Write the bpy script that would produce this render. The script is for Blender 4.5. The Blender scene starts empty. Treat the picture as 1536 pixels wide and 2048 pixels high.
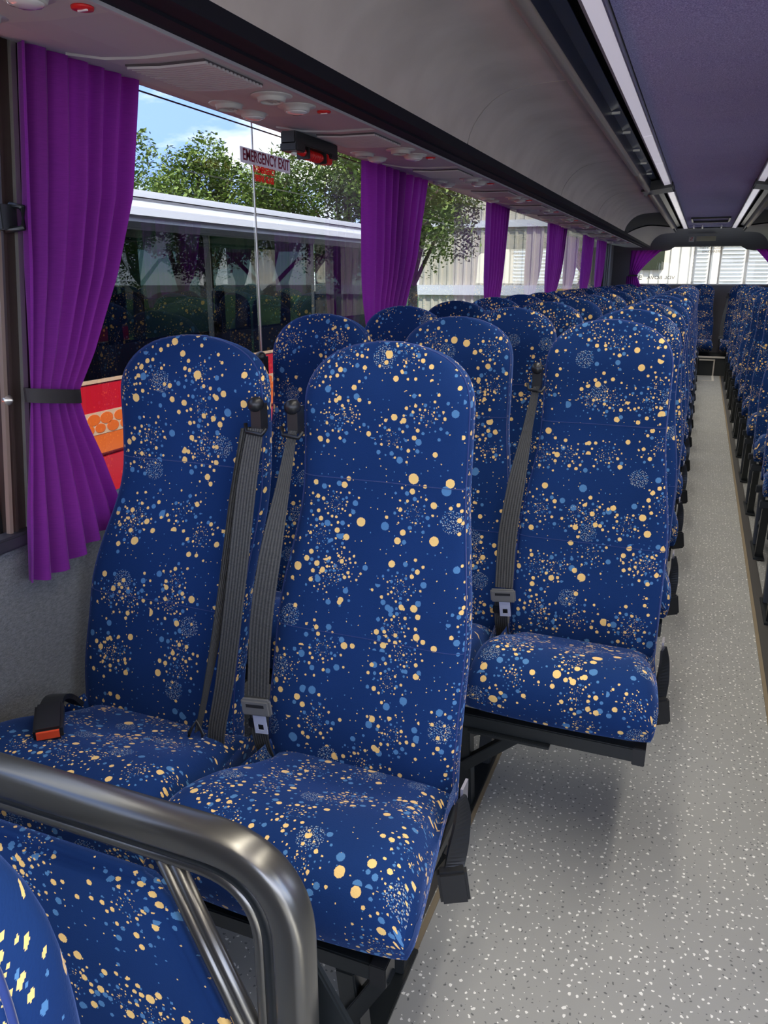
import bpy, bmesh, math, random
from mathutils import Vector, Matrix
random.seed(7)
sc = bpy.context.scene
COL = sc.collection
PI = math.pi

# ------------------------------------------------------------------ camera
F_PX = 1540.0
PITCH = math.atan(471 / F_PX)
YAW = math.atan(643 * math.cos(PITCH) / F_PX)
CAM_Z = 1.5
cd = bpy.data.cameras.new('camera')
cam = bpy.data.objects.new('camera', cd); COL.objects.link(cam)
cam.location = (0, 0, CAM_Z)
cam.rotation_euler = (PI / 2 - PITCH, 0, YAW)
cd.sensor_fit = 'VERTICAL'; cd.sensor_height = 36.0; cd.lens = F_PX / 2048 * 36.0
cd.clip_start = 0.02; cd.clip_end = 400
sc.camera = cam

# ------------------------------------------------------------------ view, world, sun, lamps
sc.view_settings.view_transform = 'Standard'
sc.view_settings.look = 'None'
sc.view_settings.gamma = 1.0
sc.view_settings.use_curve_mapping = False
sc.view_settings.exposure = 1.32
cy = sc.cycles
cy.max_bounces = 7; cy.diffuse_bounces = 4; cy.glossy_bounces = 3
cy.transmission_bounces = 4; cy.transparent_max_bounces = 10
cy.sample_clamp_indirect = 6.0; cy.caustics_reflective = False; cy.caustics_refractive = False
cy.use_denoising = True


class NT:
    """tiny node builder"""
    def __init__(s, tree): s.t = tree
    def n(s, typ, **kw):
        nd = s.t.nodes.new(typ)
        for k, v in kw.items(): setattr(nd, k, v)
        return nd
    def put(s, sock, v):
        if isinstance(v, bpy.types.NodeSocket): s.t.links.new(v, sock)
        elif v is not None:
            if hasattr(sock.default_value, '__len__') and not hasattr(v, '__len__'): v = (v,) * len(sock.default_value)
            if hasattr(sock.default_value, '__len__') and len(sock.default_value) == 4 and len(v) == 3: v = (*v, 1)
            sock.default_value = v
    def m(s, op, a, b=None, c=None):
        nd = s.n('ShaderNodeMath', operation=op)
        for i, x in enumerate((a, b, c)):
            if x is not None: s.put(nd.inputs[i], x)
        return nd.outputs[0]
    def v(s, op, a, b=None):
        nd = s.n('ShaderNodeVectorMath', operation=op)
        s.put(nd.inputs[0], a)
        if b is not None: s.put(nd.inputs[1], b)
        return nd.outputs['Value'] if op in ('LENGTH', 'DISTANCE', 'DOT_PRODUCT') else nd.outputs[0]
    def xyz(s, x=0, y=0, z=0):
        nd = s.n('ShaderNodeCombineXYZ')
        for i, q in enumerate((x, y, z)): s.put(nd.inputs[i], q)
        return nd.outputs[0]
    def sep(s, a):
        nd = s.n('ShaderNodeSeparateXYZ'); s.put(nd.inputs[0], a); return nd.outputs
    def mix(s, f, a, b):
        nd = s.n('ShaderNodeMix', data_type='RGBA')
        s.put(nd.inputs[0], f); s.put(nd.inputs[6], a); s.put(nd.inputs[7], b)
        return nd.outputs[2]
    def noise(s, vec, scale, detail=2, rough=.5, dim='3D'):
        nd = s.n('ShaderNodeTexNoise', noise_dimensions=dim)
        s.put(nd.inputs['Vector'], vec); nd.inputs['Scale'].default_value = scale
        nd.inputs['Detail'].default_value = detail; nd.inputs['Roughness'].default_value = rough
        return nd.outputs['Fac']
    def voro(s, vec, scale, rnd=1.0, dim='2D', feature='F1'):
        nd = s.n('ShaderNodeTexVoronoi', voronoi_dimensions=dim, feature=feature)
        s.put(nd.inputs['Vector'], vec); nd.inputs['Scale'].default_value = scale
        nd.inputs['Randomness'].default_value = rnd
        return nd
    def ramp(s, f, stops):
        nd = s.n('ShaderNodeValToRGB'); s.put(nd.inputs[0], f)
        e = nd.color_ramp.elements
        while len(e) < len(stops): e.new(.5)
        for q, (p, c) in zip(e, stops): q.position = p; q.color = (*c, 1) if len(c) == 3 else c
        return nd.outputs[0]


SUN_DIR = Vector((.44, -.52, .74)).normalized()
w = bpy.data.worlds.new('sky'); sc.world = w; w.use_nodes = True
t = NT(w.node_tree); w.node_tree.nodes.clear()
g = t.n('ShaderNodeTexCoord').outputs['Generated']
gx, gy, gz = t.sep(g)
grad = t.ramp(t.m('MAXIMUM', gz, 0.0), [(0, (.62, .68, .78)), (.10, (.20, .31, .66)), (.5, (.20, .31, .66))])
den = t.m('ADD', t.m('MAXIMUM', gz, 0.0), .22)
cl = t.noise(t.xyz(t.m('DIVIDE', gx, den), t.m('DIVIDE', gy, den), 0), 1.35, 6, .55)
cmask = t.ramp(cl, [(.46, (0, 0, 0)), (.62, (1, 1, 1))])
col = t.mix(cmask, grad, (.84, .80, .75))
low = t.m('LESS_THAN', gz, -0.01)
col = t.mix(low, col, (.22, .22, .2))
bg = t.n('ShaderNodeBackground'); t.put(bg.inputs[0], col); bg.inputs[1].default_value = 3.5
o = t.n('ShaderNodeOutputWorld'); t.put(o.inputs[0], bg.outputs[0])

sd = bpy.data.lights.new('sun', 'SUN'); sd.energy = 6.5; sd.angle = .02; sd.color = (1, .95, .86)
sun = bpy.data.objects.new('sun', sd); COL.objects.link(sun)
sun.rotation_euler = SUN_DIR.to_track_quat('Z', 'Y').to_euler()
sun.location = (6, -6, 12)
LAMP_W = 3.6      # watts of a 2.4 m length of ceiling lamp


# ------------------------------------------------------------------ materials
def mat(name, col=(.5, .5, .5), rough=.6, metal=0, bump=None, spec=.5, sheen=0, coat=0, emis=None, colfn=None):
    m = bpy.data.materials.new(name); m.use_nodes = True
    t = NT(m.node_tree); b = m.node_tree.nodes['Principled BSDF']
    b.inputs['Base Color'].default_value = (*col, 1)
    b.inputs['Roughness'].default_value = rough; b.inputs['Metallic'].default_value = metal
    b.inputs['Specular IOR Level'].default_value = spec
    if sheen: b.inputs['Sheen Weight'].default_value = sheen; b.inputs['Sheen Roughness'].default_value = .4
    if coat: b.inputs['Coat Weight'].default_value = coat; b.inputs['Coat Roughness'].default_value = .08
    if emis: b.inputs['Emission Color'].default_value = (*emis[0], 1); b.inputs['Emission Strength'].default_value = emis[1]
    tc = t.n('ShaderNodeTexCoord')
    if colfn: t.put(b.inputs['Base Color'], colfn(t, tc))
    if bump:
        sc_, st, dist = bump
        bp = t.n('ShaderNodeBump'); bp.inputs['Strength'].default_value = st; bp.inputs['Distance'].default_value = dist
        t.put(bp.inputs['Height'], t.noise(tc.outputs['Object'], sc_, 3))
        t.put(b.inputs['Normal'], bp.outputs[0])
    return m


def vary(c1, c2, scale, lo=.35, hi=.65):
    def f(t, tc):
        n = t.noise(tc.outputs['Object'], scale, 4)
        return t.mix(t.ramp(n, [(lo, (0, 0, 0)), (hi, (1, 1, 1))]), c1, c2)
    return f


def burst_layer(t, uv, S, rnd, rmax, n_around, rad, off, yel, present):
    """log-polar dots round scattered centres: small near the centre, larger outwards"""
    vo = t.voro(t.v('ADD', uv, off), 1 / S, rnd)
    loc = t.v('SUBTRACT', t.v('ADD', uv, off), vo.outputs['Position'])
    x, y, _ = t.sep(loc)
    cr, cg, cb = t.sep(vo.outputs['Color'])
    r = t.v('LENGTH', loc)
    edge = 1
    a = n_around / (2 * PI)
    th = t.m('MULTIPLY', t.m('ARCTAN2', y, x), a)
    lr = t.m('MULTIPLY', t.m('LOGARITHM', t.m('MAXIMUM', r, 1e-5), math.e), a)
    pv = t.xyz(t.m('ADD', th, t.m('MULTIPLY', cr, 37)), t.m('ADD', lr, t.m('MULTIPLY', cg, 23)), 0)
    d = t.voro(pv, 1.0, .62)
    kr, kg, kb = t.sep(d.outputs['Color'])
    thr = t.m('ADD', t.m('MULTIPLY', t.m('POWER', kg, 2.0), rad), .11)
    dot = t.m('LESS_THAN', d.outputs['Distance'], thr)
    rc = t.m('EXPONENT', t.m('DIVIDE', t.m('SUBTRACT', t.sep(d.outputs['Position'])[1], t.m('MULTIPLY', cg, 23)), a))
    lim = t.m('MULTIPLY', t.m('LESS_THAN', rc, t.m('ADD', rmax * .68, t.m('MULTIPLY', kb, rmax * .32))), t.m('GREATER_THAN', rc, .007))
    dot = t.m('MULTIPLY', dot, lim)
    dot = t.m('MULTIPLY', dot, t.m('LESS_THAN', cb, present))
    yes = t.m('MULTIPLY', dot, t.m('GREATER_THAN', kr, 1 - yel))
    blu = t.m('MULTIPLY', dot, t.m('LESS_THAN', kr, .34))
    return yes, blu


def fabric():
    m = bpy.data.materials.new('firework_moquette'); m.use_nodes = True
    t = NT(m.node_tree); b = m.node_tree.nodes['Principled BSDF']
    uv0 = t.n('ShaderNodeUVMap').outputs[0]
    oi = t.n('ShaderNodeObjectInfo').outputs['Random']
    uv0 = t.v('ADD', uv0, t.xyz(t.m('MULTIPLY', oi, 17.3), t.m('MULTIPLY', oi, 9.1), 0))
    uv = t.v('SNAP', uv0, (.0011, .0011, 1))
    y1, b1 = burst_layer(t, uv, .172, .38, .092, 15, .27, (0, 0, 0), .50, 1.0)
    y2, b2 = burst_layer(t, uv, .185, .5, .075, 15, .27, (3.17, 1.71, 0), .42, .95)
    # small fluffy balls of tiny specks
    vo = t.voro(t.v('ADD', uv, (7.3, 5.2, 0)), 1 / .19, .7)
    loc = t.v('SUBTRACT', t.v('ADD', uv, (7.3, 5.2, 0)), vo.outputs['Position'])
    r = t.v('LENGTH', loc)
    ball = t.m('MULTIPLY', t.m('LESS_THAN', r, .027), t.m('GREATER_THAN', t.sep(vo.outputs['Color'])[0], .35))
    sp = t.voro(uv, 1 / .0042, 1.0)
    s0, s1, s2 = t.sep(sp.outputs['Color'])
    speck = t.m('MULTIPLY', t.m('LESS_THAN', sp.outputs['Distance'], .27), ball)
    # loose tiny dots
    ts = t.voro(t.v('ADD', uv, (1.3, 2.2, 0)), 1 / .016, 1.0)
    q0, q1, q2 = t.sep(ts.outputs['Color'])
    tiny = t.m('MULTIPLY', t.m('LESS_THAN', ts.outputs['Distance'], .085), t.m('GREATER_THAN', q0, .66))
    n = t.noise(uv0, 3.0, 3)
    base = t.mix(n, (.0045, .021, .085), (.011, .043, .165))
    YEL = (.90, .60, .21); BLU = (.085, .22, .42); PAL = (.38, .42, .40)
    c = t.mix(tiny, base, t.mix(t.m('GREATER_THAN', q1, .45), BLU, YEL))
    c = t.mix(t.m('MAXIMUM', b1, b2), c, BLU)
    c = t.mix(ball, c, base)
    c = t.mix(speck, c, t.mix(t.m('GREATER_THAN', s0, .4), BLU, PAL))
    c = t.mix(t.m('MAXIMUM', y1, y2), c, YEL)
    t.put(b.inputs['Base Color'], c)
    b.inputs['Roughness'].default_value = .95
    b.inputs['Specular IOR Level'].default_value = .15
    b.inputs['Sheen Weight'].default_value = .35; b.inputs['Sheen Roughness'].default_value = .35
    b.inputs['Sheen Tint'].default_value = (.25, .4, .95, 1)
    bp = t.n('ShaderNodeBump'); bp.inputs['Strength'].default_value = .25; bp.inputs['Distance'].default_value = .002
    t.put(bp.inputs['Height'], t.noise(uv0, 420, 2)); t.put(b.inputs['Normal'], bp.outputs[0])
    return m


def web_mat():
    m = bpy.data.materials.new('belt_webbing'); m.use_nodes = True
    t = NT(m.node_tree); b = m.node_tree.nodes['Principled BSDF']
    u, v_, _ = t.sep(t.n('ShaderNodeUVMap').outputs[0])
    rib = t.m('SINE', t.m('MULTIPLY', u, 2 * PI / .0072))
    c = t.mix(t.m('MULTIPLY_ADD', rib, .5, .5), (.026, .027, .025), (.066, .065, .058))
    t.put(b.inputs['Base Color'], c); b.inputs['Roughness'].default_value = .6
    bp = t.n('ShaderNodeBump'); bp.inputs['Strength'].default_value = .6; bp.inputs['Distance'].default_value = .001
    t.put(bp.inputs['Height'], t.m('ADD', rib, t.m('MULTIPLY', t.m('SINE', t.m('MULTIPLY', v_, 2 * PI / .003)), .3)))
    t.put(b.inputs['Normal'], bp.outputs[0])
    return m


def floor_mat():
    m = bpy.data.materials.new('speckled_vinyl'); m.use_nodes = True
    t = NT(m.node_tree); b = m.node_tree.nodes['Principled BSDF']
    ob = t.n('ShaderNodeTexCoord').outputs['Object']
    d = t.v('ADD', ob, t.v('MULTIPLY', t.xyz(t.noise(ob, 90, 2), t.noise(t.v('ADD', ob, (3, 3, 3)), 90, 2), 0), (.012, .012, 0)))
    v1 = t.voro(d, 1 / .019, 1.0)
    k = t.sep(v1.outputs['Color'])
    wh = t.m('MULTIPLY', t.m('LESS_THAN', v1.outputs['Distance'], t.m('MULTIPLY_ADD', k[1], .15, .05)), t.m('GREATER_THAN', k[0], .35))
    v2 = t.voro(t.v('ADD', d, (5, 9, 0)), 1 / .016, 1.0)
    k2 = t.sep(v2.outputs['Color'])
    bk = t.m('MULTIPLY', t.m('LESS_THAN', v2.outputs['Distance'], t.m('MULTIPLY_ADD', k2[1], .14, .04)), t.m('GREATER_THAN', k2[0], .55))
    n = t.noise(ob, 3, 4)
    c = t.mix(n, (.265, .27, .26), (.34, .345, .32))
    c = t.mix(t.m('MULTIPLY', bk, .8), c, (.07, .075, .08))
    c = t.mix(t.m('MULTIPLY', wh, .85), c, (.9, .9, .84))
    t.put(b.inputs['Base Color'], c)
    t.put(b.inputs['Roughness'], t.m('MULTIPLY_ADD', t.noise(ob, 14, 3), .25, .34))
    bp = t.n('ShaderNodeBump'); bp.inputs['Strength'].default_value = .15; bp.inputs['Distance'].default_value = .002
    t.put(bp.inputs['Height'], t.noise(ob, 60, 3)); t.put(b.inputs['Normal'], bp.outputs[0])
    return m


def glass_mat(name, tint, refl=1.0, dirt=0.0):
    m = bpy.data.materials.new(name); m.use_nodes = True
    t = NT(m.node_tree); m.node_tree.nodes.clear()
    fr = t.n('ShaderNodeFresnel'); fr.inputs[0].default_value = 1.5
    tr = t.n('ShaderNodeBsdfTransparent'); tr.inputs[0].default_value = (*tint, 1)
    gl = t.n('ShaderNodeBsdfGlossy'); gl.inputs['Roughness'].default_value = 0.0
    mx = t.n('ShaderNodeMixShader'); t.put(mx.inputs[0], t.m('MULTIPLY', fr.outputs[0], refl))
    t.put(mx.inputs[1], tr.outputs[0]); t.put(mx.inputs[2], gl.outputs[0])
    o = t.n('ShaderNodeOutputMaterial'); t.put(o.inputs[0], mx.outputs[0])
    return m


def cloth_mat(name, c1, c2, transl=.35):
    m = bpy.data.materials.new(name); m.use_nodes = True
    t = NT(m.node_tree); m.node_tree.nodes.clear()
    ob = t.n('ShaderNodeTexCoord').outputs['Object']
    n = t.noise(t.v('MULTIPLY', ob, (1, 1, 12)), 40, 2)
    c = t.mix(n, c1, c2)
    b = t.n('ShaderNodeBsdfPrincipled'); t.put(b.inputs['Base Color'], c)
    b.inputs['Roughness'].default_value = .8; b.inputs['Sheen Weight'].default_value = .3
    tl = t.n('ShaderNodeBsdfTranslucent'); t.put(tl.inputs[0], c)
    mx = t.n('ShaderNodeMixShader'); mx.inputs[0].default_value = transl
    t.put(mx.inputs[1], b.outputs[0]); t.put(mx.inputs[2], tl.outputs[0])
    o = t.n('ShaderNodeOutputMaterial'); t.put(o.inputs[0], mx.outputs[0])
    return m


M = dict(
    fab=fabric(), web=web_mat(), floor=floor_mat(),
    glass=glass_mat('tinted_side_glass', (.30, .315, .32), 1.9), glass_s=glass_mat('right_side_glass', (.75, .78, .78), 1.2), glass_r=glass_mat('clear_rear_glass', (.42, .43, .42), .6),
    glass_n=glass_mat('dark_coach_glass', (.022, .04, .037), .8),
    curt=cloth_mat('purple_curtain_cloth', (.21, .010, .26), (.31, .020, .37), .42),
    ncurt=cloth_mat('pale_curtain_cloth', (.55, .62, .55), (.62, .7, .6), .3),
    belly=mat('rack_grey_beige', (.5, .44, .39), .9, spec=.2, bump=(60, .12, .002), colfn=vary((.56, .49, .44), (.64, .565, .51), 5)),
    under=mat('service_panel_grey', (.42, .40, .43), .6, bump=(150, .08, .001)),
    module=mat('service_unit_plastic', (.45, .44, .43), .5),
    nozzle=mat('nozzle_plastic', (.52, .50, .46), .35),
    lens=mat('lamp_lens', (.65, .62, .6), .12, coat=1),
    slat=mat('grille_plastic', (.52, .49, .49), .5),
    hollow=mat('dark_hollow', (.012, .012, .014), .8),
    black=mat('black_plastic', (.014, .015, .016), .35),
    groove=mat('black_rubber_track', (.008, .008, .014), .75, spec=.2),
    blkmetal=mat('black_painted_steel', (.012, .015, .016), .33, bump=(30, .05, .002)),
    rail=mat('satin_silver_rail', (.40, .35, .29), .5, metal=.6),
    strip=mat('strip_diffuser', (.62, .58, .64), .25, coat=.2, emis=((.9, .86, 1), .16)),
    stripframe=mat('strip_aluminium', (.62, .6, .62), .3, metal=.8),
    navy=mat('rack_mouth_navy', (.025, .032, .055), .3),
    grayin=mat('rack_mouth_grey', (.16, .14, .16), .6),
    roof=mat('purple_headlining', (.10, .07, .2), .95, sheen=.4, bump=(260, .7, .003),
             colfn=lambda t, tc: t.mix(t.ramp(t.noise(tc.outputs['Object'], 230, 2, .7), [(.42, (0, 0, 0)), (.68, (1, 1, 1))]), (.16, .13, .46), (.52, .50, .86))),
    carpet=mat('grey_wall_carpet', (.1, .1, .1), 1, bump=(300, .9, .004),
               colfn=lambda t, tc: t.mix(t.noise(t.v('MULTIPLY', tc.outputs['Object'], (1, .5, 1.6)), 120, 3, .9), (.01, .012, .012), (.36, .37, .36))),
    brown=mat('dark_brown_pillar', (.035, .022, .018), .55, spec=.25, colfn=vary((.03, .018, .014), (.05, .034, .027), 3)),
    brtrim=mat('brown_edge_trim', (.22, .16, .12), .5),
    letter=mat('taupe_lettering', (.10, .08, .06), .6, spec=.1), letter2=mat('tan_lettering', (.16, .08, .04), .6, spec=.1),
    silver=mat('bright_trim', (.7, .68, .6), .3, metal=.8),
    sill=mat('sill_plastic', (.03, .028, .035), .45),
    header=mat('grey_header', (.16, .155, .165), .7, bump=(80, .1, .002)),
    beige=mat('rear_housing_beige', (.42, .38, .34), .7),
    white=mat('white_paint', (.8, .8, .8), .4), red=mat('red_plastic', (.62, .012, .012), .35),
    orange=mat('orange_button', (.75, .075, .02), .35),
    signw=cloth_mat('sign_white', (.85, .80, .82), (.85, .80, .82), .5), signr=cloth_mat('sign_crimson', (.36, .004, .05), (.36, .004, .05), .4),
    brightred=cloth_mat('sticker_red', (.9, .03, .04), (.9, .03, .04), .6),
    steel=mat('belt_steel', (.66, .70, .82), .35, metal=.35),
    tongue=mat('tongue_plastic', (.16, .16, .15), .4),
    pole=mat('gunmetal_rail', (.19, .185, .165), .28, metal=.85, bump=(25, .04, .002)),
    band=mat('curtain_band', (.022, .018, .018), .7),
    track=mat('floor_track', (.05, .047, .042), .4), seal=mat('brown_sealant', (.20, .16, .10), .8),
    riser=mat('dark_riser', (.03, .035, .035), .5), edge=mat('step_edging', (.72, .68, .6), .4),
    nred=mat('coach_red', (.62, .008, .02), .25, coat=.6), ncream=mat('coach_cream', (.72, .47, .30), .3, coat=.5),
    norange=mat('coach_orange', (.85, .16, .02), .3, coat=.5), nwhite=mat('coach_white', (.82, .82, .84), .3, coat=.5),
    nblack=mat('coach_black', (.012, .013, .015), .25, coat=.4), nseat=mat('dark_seat_cloth', (.015, .02, .03), .85),
    leaf=mat('tree_leaf', (.06, .12, .02), .6, colfn=vary((.07, .12, .015), (.26, .34, .07), 1.4)),
    bark=mat('tree_bark', (.10, .075, .05), .9), grass=mat('grass', (.1, .22, .04), .9, colfn=vary((.07, .16, .03), (.16, .30, .06), 1.5)),
    asphalt=mat('yard_ground', (.20, .20, .19), .9, bump=(20, .3, .01)),
    clad=mat('cream_cladding', (.8, .76, .66), .6, colfn=vary((.58, .53, .42), (.66, .61, .50), .4)),
    cladw=mat('pale_louvre', (.60, .66, .72), .5), nwin=mat('shed_window', (.03, .035, .02), .6, spec=.1),
    yellow=mat('yellow_board', (.75, .5, .06), .5), notice=mat('notice_cream', (.62, .58, .45), .6),
)


# ------------------------------------------------------------------ mesh helpers
class MB:
    """collects geometry; build() links it as ONE mesh object"""
    def __init__(s): s.v = []; s.f = []; s.uv = []; s.sm = []; s.mi = []
    def add(s, vs, fs, uvs=None, smooth=False, mi=0):
        b = len(s.v); s.v += [tuple(q) for q in vs]
        for k, f in enumerate(fs):
            s.f.append([b + i for i in f]); s.sm.append(smooth); s.mi.append(mi)
            s.uv.append(uvs[k] if uvs else None)
        return s
    def box(s, x0, x1, y0, y1, z0, z1, rot=None, org=None, mi=0):
        vs = [Vector((x, y, z)) for z in (z0, z1) for y in (y0, y1) for x in (x0, x1)]
        if rot is not None: vs = [rot @ q for q in vs]
        if org is not None: vs = [q + Vector(org) for q in vs]
        return s.add(vs, [(0, 2, 3, 1), (4, 5, 7, 6), (0, 1, 5, 4), (2, 6, 7, 3), (0, 4, 6, 2), (1, 3, 7, 5)], mi=mi)
    def bar(s, a, b, w, h, up=(0, 0, 1), mi=0):
        a = Vector(a); b = Vector(b); d = (b - a); L = d.length; d.normalize()
        sd = d.cross(Vector(up))
        if sd.length < 1e-4: sd = d.cross(Vector((1, 0, 0)))
        sd.normalize(); u = sd.cross(d)
        vs = []
        for p in (a, b):
            for (i, j) in ((-1, -1), (1, -1), (1, 1), (-1, 1)): vs.append(p + sd * i * w / 2 + u * j * h / 2)
        return s.add(vs, [(3, 2, 1, 0), (4, 5, 6, 7), (0, 1, 5, 4), (1, 2, 6, 5), (2, 3, 7, 6), (3, 0, 4, 7)], mi=mi)
    def tube(s, pts, r, n=8, closed=False, flat=1.0, up=(0, 0, 1), mi=0, sq=1.0):
        pts = [Vector(p) for p in pts]; N = len(pts); vs = []; fs = []
        rr = r if isinstance(r, (list, tuple)) else [r] * N
        for i, p in enumerate(pts):
            d = (pts[(i + 1) % N] - pts[i - 1]) if closed else (pts[min(i + 1, N - 1)] - pts[max(i - 1, 0)])
            d.normalize(); sd = d.cross(Vector(up))
            if sd.length < 1e-3: sd = d.cross(Vector((1, 0, 0)))
            sd.normalize(); u = sd.cross(d)
            for k in range(n):
                a = 2 * PI * k / n
                ca, sa = math.cos(a), math.sin(a)
                vs.append(p + (sd * math.copysign(abs(ca) ** sq, ca) * flat + u * math.copysign(abs(sa) ** sq, sa)) * rr[i])
        for i in range(N if closed else N - 1):
            j = (i + 1) % N
            for k in range(n):
                fs.append((i * n + k, i * n + (k + 1) % n, j * n + (k + 1) % n, j * n + k))
        if not closed: fs.append(tuple(range(n))[::-1]); fs.append(tuple((N - 1) * n + k for k in range(n)))
        return s.add(vs, fs, smooth=True, mi=mi)
    def lathe(s, prof, org=(0, 0, 0), rot=None, n=20, mi=0):
        vs = []; fs = []
        for (r, z) in prof:
            for k in range(n):
                a = 2 * PI * k / n; q = Vector((r * math.cos(a), r * math.sin(a), z))
                if rot is not None: q = rot @ q
                vs.append(q + Vector(org))
        P = len(prof)
        for i in range(P - 1):
            for k in range(n): fs.append((i * n + k, i * n + (k + 1) % n, (i + 1) * n + (k + 1) % n, (i + 1) * n + k))
        fs.append(tuple(range(n))[::-1]); fs.append(tuple((P - 1) * n + k for k in range(n)))
        return s.add(vs, fs, smooth=True, mi=mi)
    def extrude_y(s, prof, y0, y1, closed=True, smooth=False, mi=0):
        n = len(prof); vs = [(x, y0, z) for x, z in prof] + [(x, y1, z) for x, z in prof]
        fs = [(i, (i + 1) % n, n + (i + 1) % n, n + i) for i in range(n if closed else n - 1)]
        s.add(vs, fs, smooth=smooth, mi=mi)
        if closed: s.add(vs, [tuple(range(n))[::-1], tuple(range(n, 2 * n))], mi=mi)
        return s
    def build(s, name, m, parent=None, bevel=0, seg=2, kind=None, label=None):
        me = bpy.data.meshes.new(name); me.from_pydata(s.v, [], s.f)
        ms = m if isinstance(m, (list, tuple)) else [m]
        for q in ms: me.materials.append(q)
        me.polygons.foreach_set('use_smooth', s.sm); me.polygons.foreach_set('material_index', s.mi)
        if any(u for u in s.uv):
            ul = me.uv_layers.new(name='UVMap'); k = 0
            for f, u in zip(s.f, s.uv):
                for i in range(len(f)):
                    ul.data[k].uv = u[i] if u else (0, 0); k += 1
        me.update()
        if bevel:
            bm = bmesh.new(); bm.from_mesh(me)
            bmesh.ops.bevel(bm, geom=[e for e in bm.edges if not e.is_boundary and e.calc_face_angle(0) > .5], offset=bevel, segments=seg, affect='EDGES', clamp_overlap=True)
            bm.to_mesh(me); bm.free(); me.update()
        ob = bpy.data.objects.new(name, me); COL.objects.link(ob)
        if parent: ob.parent = parent
        if kind: ob['kind'] = kind
        if label: ob['label'] = label
        return ob


def thing(name, label, cat, loc=(0, 0, 0), group=None):
    o = bpy.data.objects.new(name, None); COL.objects.link(o); o.location = loc
    o.empty_display_size = .1
    return tag(o, label, cat, group)


def tag(o, label, cat, group=None):
    o['label'] = label; o['category'] = cat
    if group: o['group'] = group
    return o


KIDS = {}
def kids(o):
    return [c for c in COL.objects if c.parent == o]


def dup(root, loc, label, group=None, tree=None):
    r = root.copy(); COL.objects.link(r); r.location = loc; r['label'] = label
    if group: r['group'] = group
    for ch, subs in tree:
        c = ch.copy(); COL.objects.link(c); c.parent = r
        for g_ in subs:
            d = g_.copy(); COL.objects.link(d); d.parent = c
    return r


def tree_of(root): return [(c, kids(c)) for c in kids(root)]


def lerp(a, b, t_): return a + (b - a) * t_


def interp(tab, x):
    if x <= tab[0][0]: return tab[0][1]
    for (a, va), (b, vb) in zip(tab, tab[1:]):
        if x <= b:
            k = (x - a) / (b - a); return lerp(va, vb, k)
    return tab[-1][1]


def ribbon(pts, wid, thick=.0022, sub=6):
    """belt webbing: pts = [(point, width direction)], smoothed"""
    P = [(Vector(p), Vector(d).normalized()) for p, d in pts]
    out = []
    for i in range(len(P) - 1):
        p0 = P[max(i - 1, 0)][0]; p1 = P[i][0]; p2 = P[i + 1][0]; p3 = P[min(i + 2, len(P) - 1)][0]
        for k in range(sub):
            t_ = k / sub
            q = .5 * ((2 * p1) + (p2 - p0) * t_ + (2 * p0 - 5 * p1 + 4 * p2 - p3) * t_ * t_ + (3 * p1 - p0 - 3 * p2 + p3) * t_ ** 3)
            out.append((q, P[i][1].lerp(P[i + 1][1], t_).normalized()))
    out.append(P[-1])
    ws = wid if isinstance(wid, (list, tuple)) else [wid] * len(pts)
    vs = []; fs = []; uvs = []; L = 0; Ls = []
    for i, (q, d) in enumerate(out):
        if i: L += (q - out[i - 1][0]).length
        Ls.append(L)
        tg = (out[min(i + 1, len(out) - 1)][0] - out[max(i - 1, 0)][0]).normalized()
        nn = tg.cross(d).normalized()
        kk = i / (len(out) - 1) * (len(ws) - 1); a = int(min(kk, len(ws) - 2)) if len(ws) > 1 else 0
        wd = lerp(ws[a], ws[a + 1], kk - a)
        for sx, sn in ((-1, 1), (1, 1), (1, -1), (-1, -1)):
            vs.append(q + d * sx * wd / 2 + nn * sn * thick / 2)
    for i in range(len(out) - 1):
        for k in range(4):
            fs.append((i * 4 + k, i * 4 + (k + 1) % 4, i * 4 + 4 + (k + 1) % 4, i * 4 + 4 + k))
            u0, u1 = ((-.024, .024), (.024, .024), (.024, -.024), (-.024, -.024))[k]
            uvs.append([(u0, Ls[i]), (u1, Ls[i]), (u1, Ls[i + 1]), (u0, Ls[i + 1])])
    n = len(out)
    fs += [(3, 2, 1, 0), tuple((n - 1) * 4 + k for k in range(4))]; uvs += [None, None]
    return MB().add(vs, fs, uvs, smooth=False)


def frame_path(plane_y, xs_zs, rad, seg=8):
    """polyline in plane y with rounded corners"""
    P = [Vector((x, plane_y, z)) for x, z in xs_zs]; out = [P[0]]
    for i in range(1, len(P) - 1):
        a = (P[i - 1] - P[i]).normalized(); b = (P[i + 1] - P[i]).normalized()
        p0 = P[i] + a * rad; p2 = P[i] + b * rad
        for k in range(seg + 1):
            t_ = k / seg; out.append(p0 * (1 - t_) ** 2 + P[i] * 2 * t_ * (1 - t_) + p2 * t_ * t_)
    out.append(P[-1]); return out


XL, XR = -1.50, 1.45          # side walls
XC = -.02
Y0, YR = -2.2, 14.35          # front (behind the camera) and rear wall
ZW0, ZW1 = .905, 2.032         # side window bottom and top
PILL = [1.30, 3.84, 6.15, 8.70, 11.25, 13.0]      # left pillars (centres)

# ================================================================== STRUCTURE
fl = MB().box(XL - .1, XR + .1, Y0, YR, -.06, 0).build('floor', M['floor'], kind='structure')
for nm, x in (('trim_1', -.492), ('trim_2', .408)):
    s_ = -1 if x < 0 else 1
    tr = MB().box(x - .022, x + .022, Y0, 13.3, 0, .006).build(nm, M['track'], kind='structure')
    MB().box(x - s_ * .031 - .005, x - s_ * .031 + .009, Y0, 13.3, 0, .004).build('sealant_line', M['seal'], tr)

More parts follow.
